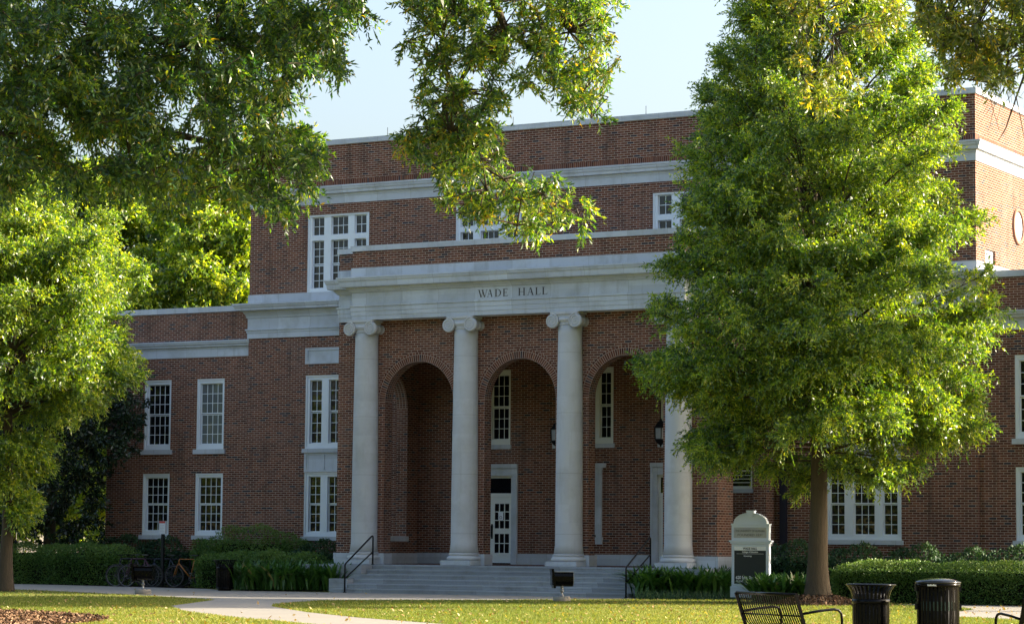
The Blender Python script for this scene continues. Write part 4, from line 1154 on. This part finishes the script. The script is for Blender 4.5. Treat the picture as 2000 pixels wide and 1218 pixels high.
def volume_tree(name, label, base, trunk_path, trunk_r, regions, leafm, skeleton=(), tw_mat=None, group=None, cat='tree'):
    """tree with a crown of leafy sprays filling real volumes; base: foot of the trunk
    regions: dict(poly, d, th, n, L, W, spray, tint)"""
    t = empty(name, tuple(base), 0, label, cat, group); org = np.array(base); fo = Foliage(); tm = MB()
    tm.tube([np.array(p)-org for p in trunk_path], trunk_r, 14)
    nodes = [np.array(p) for pl, _ in skeleton for p in pl]
    for pl, rr in skeleton: tm.tube([np.array(p)-org for p in pl], rr, 7)
    for g in regions:
        poly = g['poly']; xs = [p[0] for p in poly]; ys = [p[1] for p in poly]
        c = []
        while sum(len(a) for a in c) < g['n']:
            q = np.stack([NR.uniform(min(xs),max(xs),g['n']*2), NR.uniform(min(ys),max(ys),g['n']*2)],1)
            c.append(q[inpoly(q, poly)])
        q = np.concatenate(c)[:g['n']]
        # clump: pull positions towards random clump centres
        if g.get('clump'):
            cc = q[NR.choice(len(q), g['clump'])]; i = np.argmin(((q[:,None]-cc[None])**2).sum(-1), 1)
            q = q+(cc[i]-q)*NR.uniform(*g.get('pull',(.15,.75)),(len(q),1))
        dep = g['d']+NR.uniform(-1,1,len(q))*g['th']+g.get('tilt',0)*(q[:,0]-np.mean(xs))
        Pw = CAM[None]+(RT[None]*((q[:,:1]-1000)/FPX)-UP[None]*((q[:,1:]-609)/FPX)+FW[None])*dep[:,None]
        out = g.get('out', (0,0))
        for p in Pw:
            d = nrm(RTH*(out[0]+NR.normal(0,.7))+FWH*NR.normal(0,.7)+np.array([0,0,out[1]+NR.normal(-.25,.45)]))
            l2 = g['spray']*NR.uniform(.6,1.2); st = p-d*l2*.6
            nt_ = g.get('ntw', 8)
            u = NR.uniform(0,1,nt_)
            TB = st[None]+d[None]*(l2*u)[:,None]; TB[:,2] -= .15*l2*u**2
            TD = nrm(d[None]*.75+NR.normal(0,.65,(nt_,3))+np.array([0,0,-.1]))
            fo.twigs(TB-org, TD, g['spray']*.55*NR.uniform(.6,1.2,nt_), g.get('K',9), g['L'], g['W'], tint=g.get('tint',.5)+NR.normal(0,.10), droop=.35, out=.8, rand=.55, down=.25)
            if g.get('wood', True):
                tm.tube([st-org, p+d*l2*.3-org], [.008,.003], 4, cap=False)
                if nodes:
                    dd = [np.linalg.norm(nd-st) for nd in nodes]; k = int(np.argmin(dd))
                    if dd[k] < g.get('reach', 1.2): tm.tube([nodes[k]-org, (nodes[k]*.45+st*.55)-org+np.array([0,0,.05*dd[k]]), st-org], [.016,.011,.007], 4, cap=False)
    tm.build('trunk', MAT['bark'] if tw_mat is None else tw_mat, t); fo.build('crown', leafm, t)
    return t

# the big young oak in front of the right half -------------------------------------------------
k = 1/81.3
yz = lambda y: (1071-y)*k+1.34-.2
lt = [(yz(940),1.4),(yz(915),2.3),(yz(880),2.9),(yz(850),3.1),(yz(800),3.2),(yz(760),3.8),(yz(690),4.4),(yz(610),4.7),(yz(560),4.2),(yz(500),3.7),(yz(420),3.6),(yz(320),3.5),(yz(200),3.0),(yz(100),2.4),(yz(0),2.2),(yz(-120),1.5),(yz(-250),.3)]
rt = [(yz(940),1.4),(yz(915),2.8),(yz(870),3.4),(yz(800),3.6),(yz(700),4.0),(yz(640),4.2),(yz(570),4.4),(yz(500),3.8),(yz(400),3.8),(yz(250),3.5),(yz(190),3.4),(yz(100),2.7),(yz(0),2.1),(yz(-120),1.4),(yz(-250),.3)]
base = gd(1597, 62.5, .18)
branch_tree('oak_tree', 'tall leafy oak on a bark mound, hiding the right part of the hall', base, 16.3, .235, lt, rt,
            [(2,-14),(4,-2),(7,18),(10,35),(14,55),(17,70)], 260, 15, 12, 14, .105, .034, MAT['young'], 2.75, depthk=.95, tint=.52)
mb = MB(); mb.lathe([(1.05,0),(.9,.06),(.65,.14),(.4,.20),(.18,.26),(.0,.28)], 36, (base[0],base[1],.004), cap=False)
struct(mb.build('mulch_mound', MAT['mulch'], fixn=False))
a = NR.uniform(0,2*pi,3500); rr = 1.1*np.sqrt(NR.random(3500)); hz = np.interp(rr,[0,.4,.65,.9,1.05,1.2],[.28,.20,.14,.06,.01,.0])
chips('mulch_chips', np.stack([base[0]+rr*np.cos(a), base[1]+rr*np.sin(a), hz+NR.uniform(.01,.04,3500)],1), 'loose bark chips heaped around the foot of the tall oak', (.02,.045))

# the oak on the left whose trunk stands at the photo's edge -----------------------------------
k2 = 1/71.5; yz2 = lambda y: (1057-y)*k2+1.34
rt = [(yz2(940),.5),(yz2(880),1.5),(yz2(830),2.2),(yz2(780),2.8),(yz2(720),3.3),(yz2(610),3.7),(yz2(540),3.3),(yz2(450),3.0),(yz2(380),2.2),(yz2(330),1.0),(yz2(290),.2)]
branch_tree('oak_tree', 'leafy oak at the left edge, sunlit above and dark below', gd(12, 71, 0), yz2(290), .175, rt, rt,
            [(1,-12),(4,0),(7,18),(9,35),(12,60)], 165, 15, 11, 13, .115, .040, MAT['young'], 2.1, tint=.56)

# foreground oak, upper left ---------------------------------------------------------------------
P_ = lambda x, y, d: at(x, y, d)
TL = [(-60,-60),(720,-60),(715,10),(735,35),(690,60),(672,95),(668,128),(600,140),(585,165),(560,200),(565,235),(615,225),(632,262),(645,300),(600,340),(590,390),(555,405),(505,400),(480,392),(420,378),(368,405),(318,352),(282,375),(240,345),(198,395),(165,372),(134,352),(106,340),(70,370),(0,368),(-60,368)]
skel = [([P_(-260,330,39),P_(-60,190,38.6),P_(60,160,38.3),P_(150,210,38),P_(290,250,37.6),P_(420,280,37.5),P_(520,300,37.5)], [.17,.13,.11,.08,.06,.045,.02]),
        ([P_(60,160,38.3),P_(200,60,38.5),P_(380,90,38.3),P_(420,75,38.2),P_(560,70,38)], [.10,.08,.06,.05,.02]),
        ([P_(290,250,37.6),P_(300,330,37.2),P_(255,320,37)], [.05,.03,.015]), ([P_(420,280,37.5),P_(440,340,37),P_(445,360,37)], [.04,.03,.012]),
        ([P_(-60,190,38.6),P_(0,260,38),P_(60,300,37.6)], [.07,.05,.02])]
tb = gd(-330, 39.5, 0)
cano = [(-500,-620),(250,-800),(900,-560),(1050,-300),(760,-70),(-500,-70)]
volume_tree('foreground_oak', 'dark green oak crown filling the upper left corner', tb,
            [tb, tb+[0,0,.5], P_(-320,700,39.5), P_(-260,330,39), P_(-180,-100,39), P_(-100,-500,39)], [.62,.46,.40,.36,.30,.12],
            [dict(poly=TL, d=38, th=2.6, n=900, L=.105, W=.033, spray=.50, ntw=11, K=13, tint=.42, out=(.35,-.1), clump=105, pull=(.2,.85), reach=1.0),
             dict(poly=cano, d=38.5, th=3.2, n=330, L=.22, W=.075, spray=.8, tint=.45, clump=60, wood=False)], MAT['oak'], skel)

# branch hanging down in the middle ---------------------------------------------------------------
MID = [(780,-60),(1215,-60),(1205,0),(1180,57),(1200,74),(1205,113),(1190,174),(1205,196),(1166,215),(1142,250),(1130,200),(1100,205),(1085,165),(1072,180),(1033,160),(1011,175),(989,155),(985,200),(980,244),(975,278),(1000,300),(1012,344),(1055,352),(1095,345),(1105,390),(1145,390),(1148,430),(1133,450),(1115,420),(1070,440),(1080,465),(1055,485),(1037,510),(1020,475),(985,485),(975,455),(985,430),(955,420),(930,430),(905,440),(900,400),(862,390),(858,358),(830,335),(838,304),(802,310),(778,285),(785,252),(826,235),(822,200),(803,178),(826,135),(800,109),(784,80),(820,55),(805,15)]
skel = [([P_(960,-260,37.6),P_(958,-60,37.4),P_(966,5,37.3),P_(985,50,37.2),P_(1015,80,37.2),P_(1045,100,37.1),P_(1062,78,37),P_(1112,62,37)], [.10,.075,.06,.055,.045,.04,.026,.012]),
        ([P_(985,50,37.2),P_(930,110,37),P_(885,180,37),P_(865,195,37),P_(880,260,36.8),P_(915,310,36.7),P_(950,370,36.6)], [.04,.035,.03,.026,.02,.016,.010]),
        ([P_(915,310,36.7),P_(985,350,36.6),P_(1018,390,36.6),P_(1010,440,36.6),P_(1005,470,36.6)], [.018,.016,.014,.012,.007]),
        ([P_(1018,390,36.6),P_(1060,380,36.6),P_(1100,405,36.6),P_(1130,420,36.6)], [.012,.011,.009,.005]),
        ([P_(1045,100,37.1),P_(1090,150,37),P_(1130,190,37),P_(1155,230,37)], [.025,.02,.014,.007]),
        ([P_(966,5,37.3),P_(890,30,37.2),P_(848,65,37.2),P_(866,80,37.1)], [.03,.025,.02,.012]),
        ([P_(-620,-420,33),P_(-200,-470,34),P_(400,-420,36),P_(800,-340,37.4),P_(960,-260,37.6)], [.28,.24,.19,.14,.10])]
tb = gd(-620, 33, 0)
volume_tree('overhanging_oak', 'green leafy branch hanging in the middle in front of the roof', tb,
            [tb, tb+[0,0,.5], P_(-620,600,33), P_(-620,-420,33), P_(-560,-800,33)], [.60,.45,.40,.30,.10],
            [dict(poly=MID, d=37, th=.9, n=370, pull=(0,.4), L=.10, W=.028, spray=.36, ntw=10, K=11, tint=.55, clump=60, reach=.9),
             dict(poly=[(560,-560),(1350,-640),(1500,-240),(1180,-70),(800,-70)], d=37.2, th=2.5, n=170, L=.21, W=.06, spray=.7, tint=.5, clump=40, wood=False)], MAT['oak'], skel)

# yellowing tree reaching in from the right --------------------------------------------------------
TR = [(1755,-60),(2060,-60),(2060,150),(1998,140),(1960,165),(1920,160),(1905,120),(1880,125),(1885,160),(1848,145),(1842,95),(1815,62),(1790,35)]
TR2 = [(1500,-60),(1770,-60),(1785,40),(1715,90),(1690,160),(1680,235),(1650,262),(1615,235),(1580,200),(1560,130),(1525,60)]
skel = [([P_(2330,-260,35.5),P_(2120,-60,36),P_(2030,40,36),P_(1970,95,36),P_(1900,70,36),P_(1845,40,36),P_(1800,0,36)], [.16,.10,.07,.05,.035,.02,.008]),
        ([P_(2030,40,36),P_(2010,120,36),P_(1985,190,36),P_(1965,250,36),P_(1950,275,36)], [.03,.02,.012,.008,.004]),
        ([P_(1985,190,36),P_(1995,240,36),P_(2000,270,36)], [.008,.006,.003]), ([P_(1970,95,36),P_(1962,170,36),P_(1944,205,36)], [.02,.01,.004]),
        ([P_(2120,-60,36),P_(1900,-150,37),P_(1700,-110,38),P_(1590,-20,38.5),P_(1605,25,38.5),P_(1628,70,38.5)], [.08,.06,.045,.022,.014,.006]),
        ([P_(1590,-20,38.5),P_(1520,-10,38.5),P_(1545,28,38.5),P_(1570,42,38.5)], [.016,.012,.009,.004])]
for i in range(16):
    x, y = rnd.uniform(1930,2010), rnd.uniform(120,190)
    skel.append(([P_(x,y,36),P_(x+rnd.uniform(-14,10),y+35,36),P_(x+rnd.uniform(-28,18),y+rnd.uniform(60,95),36)], [.006,.004,.002]))
tb = gd(2420, 35.5, 0)
volume_tree('yellowing_oak', 'oak branches with yellowing leaves and bare twigs, upper right corner', tb,
            [tb, tb+[0,0,.5], P_(2400,500,35.5), P_(2330,-260,35.5), P_(2300,-600,35.5)], [.50,.38,.33,.24,.08],
            [dict(poly=TR, d=36, th=1.0, n=230, L=.10, W=.030, spray=.36, ntw=9, K=9, tint=.45, clump=40, reach=1.0),
             dict(poly=TR2, d=38.5, th=.6, n=75, L=.10, W=.030, spray=.33, ntw=8, K=8, tint=.52, clump=16, reach=.7)], MAT['yellowing'], skel, MAT['twig'])

# trees behind the left wing -----------------------------------------------------------------------
def bg(px_, d, ytop, hw, label, tint, n=70, name='background_tree', L=.26, ybot=1000):
    kk = d/FPX; H = (1060-ytop)*kk+1.34
    tab = [(1.5,hw*.5),(H*.25,hw*.95),(H*.45,hw),(H*.7,hw*.9),(H*.9,hw*.65),(H,hw*.3)]
    return branch_tree(name, label, gd(px_, d, 0), H, .26, tab, tab, [(1,-8),(H*.5,18),(H,60)], int(n*2.6), 13, 10, 10, L*.85, L*.40, MAT['young'], 1.6, tint=tint, twl=.7, group='sunlit trees behind the left wing')
bg(395, 112, 300, 5.0, 'sunlit yellow green tree nearest the tower, rising behind the left wing', .62, 84)
bg(215, 118, 330, 5.0, 'sunlit yellow green tree farther left, rising behind the left wing', .60, 80)
bg(20, 122, 380, 5.0, 'sunlit yellow green tree behind the crown of the leafy oak at the left edge', .6, 60)

# dark magnolia by the wing's end
mb0 = gd(95, 85, 0)
volume_tree('magnolia_tree', 'dense dark evergreen tree beside the end of the left wing', mb0,
            [mb0, mb0+[0,0,1], mb0+[.1,0,3], mb0+[0,.1,6.2]], [.26,.2,.16,.06],
            [dict(poly=[(-120,690),(60,640),(200,665),(250,700),(280,760),(282,830),(258,885),(225,900),(205,930),(200,1000),(150,1030),(-120,1030)], d=84.5, th=1.8, n=620, L=.15, W=.055, spray=.55, ntw=9, K=10, tint=.45, wood=False),
             dict(poly=[(-120,1000),(196,1000),(200,1060),(-120,1060)], d=85, th=1.4, n=50, L=.16, W=.06, spray=.5, K=7, tint=.4, wood=False)], MAT['magnolia'])
# pale building far beyond, seen through the gaps
hb = gd(60, 150, 0)
hs_ = empty('distant_house', tuple(hb), VANG+R(12), 'pale sunlit house far beyond the dark evergreen tree', 'house')
mb = MB(); wall_grid(mb, 'y', 0, -9, 9, 0, 3.4, [(-6+3.4*i,-4.6+3.4*i,1.0,2.5) for i in range(4)], .15); mb.quad((9,0,0),(9,8,0),(9,8,3.4),(9,0,3.4)); mb.quad((-9,0,0),(-9,8,0),(-9,8,3.4),(-9,0,3.4))
mb.build('wall', plain('pale_render', (.62,.55,.50), .8), hs_, fixn=False)
mb = MB(); mb.prism([(-.5,3.4),(8.5,3.4),(4,5.2)], 19, Matrix.Translation((9.5,0,0)) @ Matrix.Rotation(pi/2,4,'Z')); mb.build('roof', plain('grey_shingle', (.18,.16,.15), .9), hs_)
for i in range(4):
    mb = MB(); mb.quad((-6+3.4*i,.13,1),(-4.6+3.4*i,.13,1),(-4.6+3.4*i,.13,2.5),(-6+3.4*i,.13,2.5)); mb.build('window', MAT['pane'], hs_, fixn=False)

# trees across the lawn, mirrored in the windows
for i, (x, y, H, hw) in enumerate(((2,-42,17,6.5),(14,-70,17,6.5),(30,-86,17,7),(50,-88,17,7),(62,-66,17,7),(-12,-30,15,6),(-22,-42,13,5.5),(-38,-30,14,6),(-34,-62,15,6.5),(-8,-62,13,5.5),(-58,-48,16,7),(-20,-84,15,6.5),(6,-88,14,6))):
    tab = [(1.5,hw*.5),(H*.3,hw),(H*.6,hw*.9),(H*.9,hw*.4),(H,.1)]
    branch_tree('lawn_tree', 'broad green tree across the lawn, mirrored in the hall windows', (x,y,0), H, .3, tab, tab, [(1,-8),(H*.5,18),(H,60)], 60, 9, 7, 7, .46, .20, MAT['young'], 2.0, tint=.6, twl=.8, group='trees across the lawn', wood=False)

for sx_, sy_, ds, H, zt, rw, npr, lb in ((500,1184,20.5,20,7.5,1.7,130,'slender tall tree on the lawn right of the photo, nearer the camera'), (1150,1176.5,20,15,5,1.6,110,'slender tree on the lawn right of the photo, nearer the hall')):
    q_ = ground(sx_,sy_)+ds*np.array([sin(SUN_AZ),cos(SUN_AZ),0])
    tab = [(zt,rw*.7),(zt+2,rw),(H*.8,rw*.9),(H,.2)]
    branch_tree('shade_tree', lb, (q_[0],q_[1],0), H, .3, tab, tab, [(zt,10),(H,60)], npr, 10, 9, 8, .40, .2, MAT['young'], zt, tint=.6, twl=.5, sec_len=.3, wood=False)
# hedges and shrubs ---------------------------------------------------------------------------------
def leafy_box(name, label, x0, x1, y0, y1, z1, n, L, W, m, lump=.10, z0=0, rot=0, tint=.5, rounded=.35, cat='hedge', group=None):
    c = np.array([(x0+x1)/2,(y0+y1)/2,z0]); o = empty(name, tuple(c), rot, label, cat, group)
    hx, hy, hz = (x1-x0)/2, (y1-y0)/2, z1-z0; A = hx*hy*4+2*hz*(2*hx+2*hy)
    fo = Foliage()
    P = NR.uniform(-1,1,(n*2,3)); face = NR.choice(5, n*2, p=np.array([hx*hy*2.6, hx*hz*2, hx*hz*2, hy*hz*2, hy*hz*2])/(hx*hy*2.6+hx*hz*4+hy*hz*4))
    P[face==0,2] = 1; P[face==1,1] = -1; P[face==2,1] = 1; P[face==3,0] = -1; P[face==4,0] = 1
    Q = P.copy(); Q[:,2] = (Q[:,2]+1)/2
    s = np.array([hx,hy,hz]); W_ = Q*s
    ed = np.minimum(hx-np.abs(W_[:,0]), hy-np.abs(W_[:,1]))
    W_[:,2] -= np.where(P[:,2] > .6, np.maximum(0, rounded-ed)**2/rounded*.9, 0)
    lum = lump*(np.sin(W_[:,0]*2.3+1.7)+np.sin(W_[:,0]*5.1+W_[:,1]*3)+np.sin(W_[:,1]*4.7+W_[:,2]*5.3))/2
    Nn = np.zeros_like(P); Nn[face==0,2] = 1; Nn[face==1,1] = -1; Nn[face==2,1] = 1; Nn[face==3,0] = -1; Nn[face==4,0] = 1
    W_ += Nn*(lum-np.abs(NR.normal(0,.09,len(P))))[:,None]
    W_[:,2] = np.maximum(W_[:,2], .02)
    D = nrm(Nn*.55+NR.normal(0,.6,P.shape)+np.array([0,0,.25]))
    fo.V.append(leaf_quads(W_, D, L*NR.uniform(.7,1.2,len(P)), W*NR.uniform(.8,1.2,len(P))))
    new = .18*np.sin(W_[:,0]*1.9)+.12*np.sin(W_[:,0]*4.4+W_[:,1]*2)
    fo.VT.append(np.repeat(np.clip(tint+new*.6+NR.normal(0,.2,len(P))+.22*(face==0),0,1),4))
    mb = MB(); ri = .16+max(0,rounded-.35)*.75; mb.box(-hx+ri,hx-ri,-hy+min(ri,hy*.6),hy-min(ri,hy*.6),.0,max(.1,hz-.26-max(0,rounded-.35)*.5)); mb.build('branches', plain('dark_twigs', (.012,.013,.009), 1, spec=0) if 'dark_twigs' not in bpy.data.materials else bpy.data.materials['dark_twigs'], o)
    fo.build('foliage', m, o)
    return o
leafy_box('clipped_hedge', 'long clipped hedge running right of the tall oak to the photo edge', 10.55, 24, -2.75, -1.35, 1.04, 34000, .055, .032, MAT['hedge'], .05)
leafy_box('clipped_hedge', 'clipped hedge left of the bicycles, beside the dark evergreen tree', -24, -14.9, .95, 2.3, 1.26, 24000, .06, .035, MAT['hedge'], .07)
def atd(x, d): q = gd(x, d); return q[0], q[1]
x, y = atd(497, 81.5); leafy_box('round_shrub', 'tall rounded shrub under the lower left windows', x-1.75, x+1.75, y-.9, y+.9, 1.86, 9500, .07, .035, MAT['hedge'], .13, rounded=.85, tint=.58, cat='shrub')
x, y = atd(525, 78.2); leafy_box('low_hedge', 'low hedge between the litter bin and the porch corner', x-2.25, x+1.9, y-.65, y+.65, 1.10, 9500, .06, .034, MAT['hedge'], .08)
for i, (px_, d, hw, hz, lb) in enumerate(((150,85.6,1.2,1.38,'leafy dark shrub at the corner of the left wing'),(240,84.6,1.1,1.42,'leafy dark shrub under the leftmost window pair'),(318,83.9,1.0,1.36,'leafy dark shrub behind the post sign and bicycles'),(395,83.4,.55,1.25,'small dark shrub behind the orange bicycle'),(622,79.3,.9,1.30,'dark shrub against the porch corner below the tall window'))):
    x, y = atd(px_, d); leafy_box('foundation_shrub', lb, x-hw, x+hw, y-.7, y+.6, hz, 3600, .10, .05, MAT['shrub'], .16, rounded=.6, cat='shrub', group='shrubs along the foot of the wall')
for i, (px_, d, hw, hz, lb) in enumerate(((1545,69.6,1.0,1.36,'dark glossy shrub just left of the tall oak trunk'),(1672,68.4,1.0,1.30,'dark glossy shrub just right of the tall oak trunk'),(1790,67.5,1.0,1.30,'dark glossy shrub below the right end of the triple window'),(1890,66.8,.9,1.22,'dark glossy shrub below the wall seam at right'),(1985,66.0,1.0,1.30,'dark glossy shrub below the window at the right edge'))):
    x, y = atd(px_, d); leafy_box('foundation_shrub', lb, x-hw, x+hw, y-.7, y+.6, hz, 3600, .10, .05, MAT['shrub'], .16, rounded=.6, cat='shrub', group='shrubs along the foot of the wall')

def strap_bed(name, label, pts, per, Lr, m=None, w=.075, group='strap leaved plants', cat='plants'):
    """each point is the foot of a clump of long arching blades"""
    c = np.mean(pts, 0); o = empty(name, tuple(c), 0, label, cat, group)
    n = len(pts)*per; B = np.repeat(np.array(pts)-c, per, 0)+np.concatenate([NR.normal(0,.10,(n,2)),np.zeros((n,1))],1)
    a = NR.uniform(0,2*pi,n); lean = NR.uniform(.2,1.05,n); L = NR.uniform(*Lr,n)
    hd = np.stack([np.cos(a),np.sin(a),np.zeros(n)],1); sd = np.stack([-np.sin(a),np.cos(a),np.zeros(n)],1)
    rings = []
    for q, wk in ((0,.25),(.3,.8),(.62,1),(.85,.6),(1,.04)):
        cpt = B+hd*(lean*L*q**1.7)[:,None]; cpt[:,2] = L*(q-.35*lean*q**3)
        ww = (w*wk*.5*NR.uniform(.8,1.2,n))[:,None]
        rings.append(np.stack([cpt-sd*ww, cpt+sd*ww+np.array([0,0,.004])],1))
    V = np.stack(rings,1).reshape(n,10,3); F = []
    for k_ in range(4): F.append(np.stack([np.arange(n)*10+2*k_, np.arange(n)*10+2*k_+1, np.arange(n)*10+2*k_+3, np.arange(n)*10+2*k_+2],1))
    T = np.repeat(np.clip(NR.normal(.5,.2,n),0,.9)+np.where(NR.random(n) < .025,.5,0),10)
    r = raw_mesh('foliage', V.reshape(-1,3), np.concatenate(F), m or MAT['strap'], np.clip(T,0,1), o)
    r.data.polygons.foreach_set('use_smooth', np.ones(len(r.data.polygons), bool))
    return o
def row(x0, x1, d0, d1, n, rows, dz=0):
    out = []
    for j in range(rows):
        for i in range(n):
            q = (i+rnd.uniform(.1,.9))/n; out.append(gd(x0+(x1-x0)*q, d0+(d1-d0)*(j/(max(1,rows-1)))+rnd.uniform(-.15,.15), dz+.12*j/rows))
    return np.array(out)
strap_bed('leafy_plants', 'bed of long bright green blade leaves between the litter bin and the steps', row(470,664,74.6,76.4,26,5), 14, (.60,1.0), w=.09)
strap_bed('leafy_plants', 'bed of dark green blade leaves between the right handrail and the monument sign', row(1243,1428,68.8,71.2,26,5), 15, (.55,.98), w=.09)
strap_bed('leafy_plants', 'clump of green blade leaves between the monument sign and the oak trunk', row(1478,1582,63.2,64.8,15,4), 15, (.5,.85), w=.09)
def cover(name, label, poly, n, hr):
    q = scatter(n, min(p[1] for p in poly), max(p[1] for p in poly), min(p[0] for p in poly), max(p[0] for p in poly))
    n = len(q); a = NR.uniform(0,2*pi,n); h = NR.uniform(*hr,n); s = np.stack([np.cos(a),np.sin(a),np.zeros(n)],1)*.012
    tip = q+np.stack([NR.normal(0,.10,n),NR.normal(0,.10,n),h],1)
    o = raw_mesh(name, np.stack([q-s,q+s,tip],1).reshape(-1,3), np.arange(3*n).reshape(-1,3), MAT['shrub'], np.repeat(NR.uniform(.2,.9,n),3))
    return tag(o, label, 'ground cover', kind='stuff')
cover('ground_cover', 'low dark grassy ground cover along the front of the right planting bed', [(1245,1154),(1590,1171)], 16000, (.10,.30))
cover('ground_cover', 'tufted dark ground cover around the foot of the monument sign', [(1418,1158),(1500,1169)], 5000, (.25,.42))
cover('ground_cover', 'low dark ground cover before the blade leaved bed at left', [(470,1148),(660,1153)], 5000, (.06,.18))
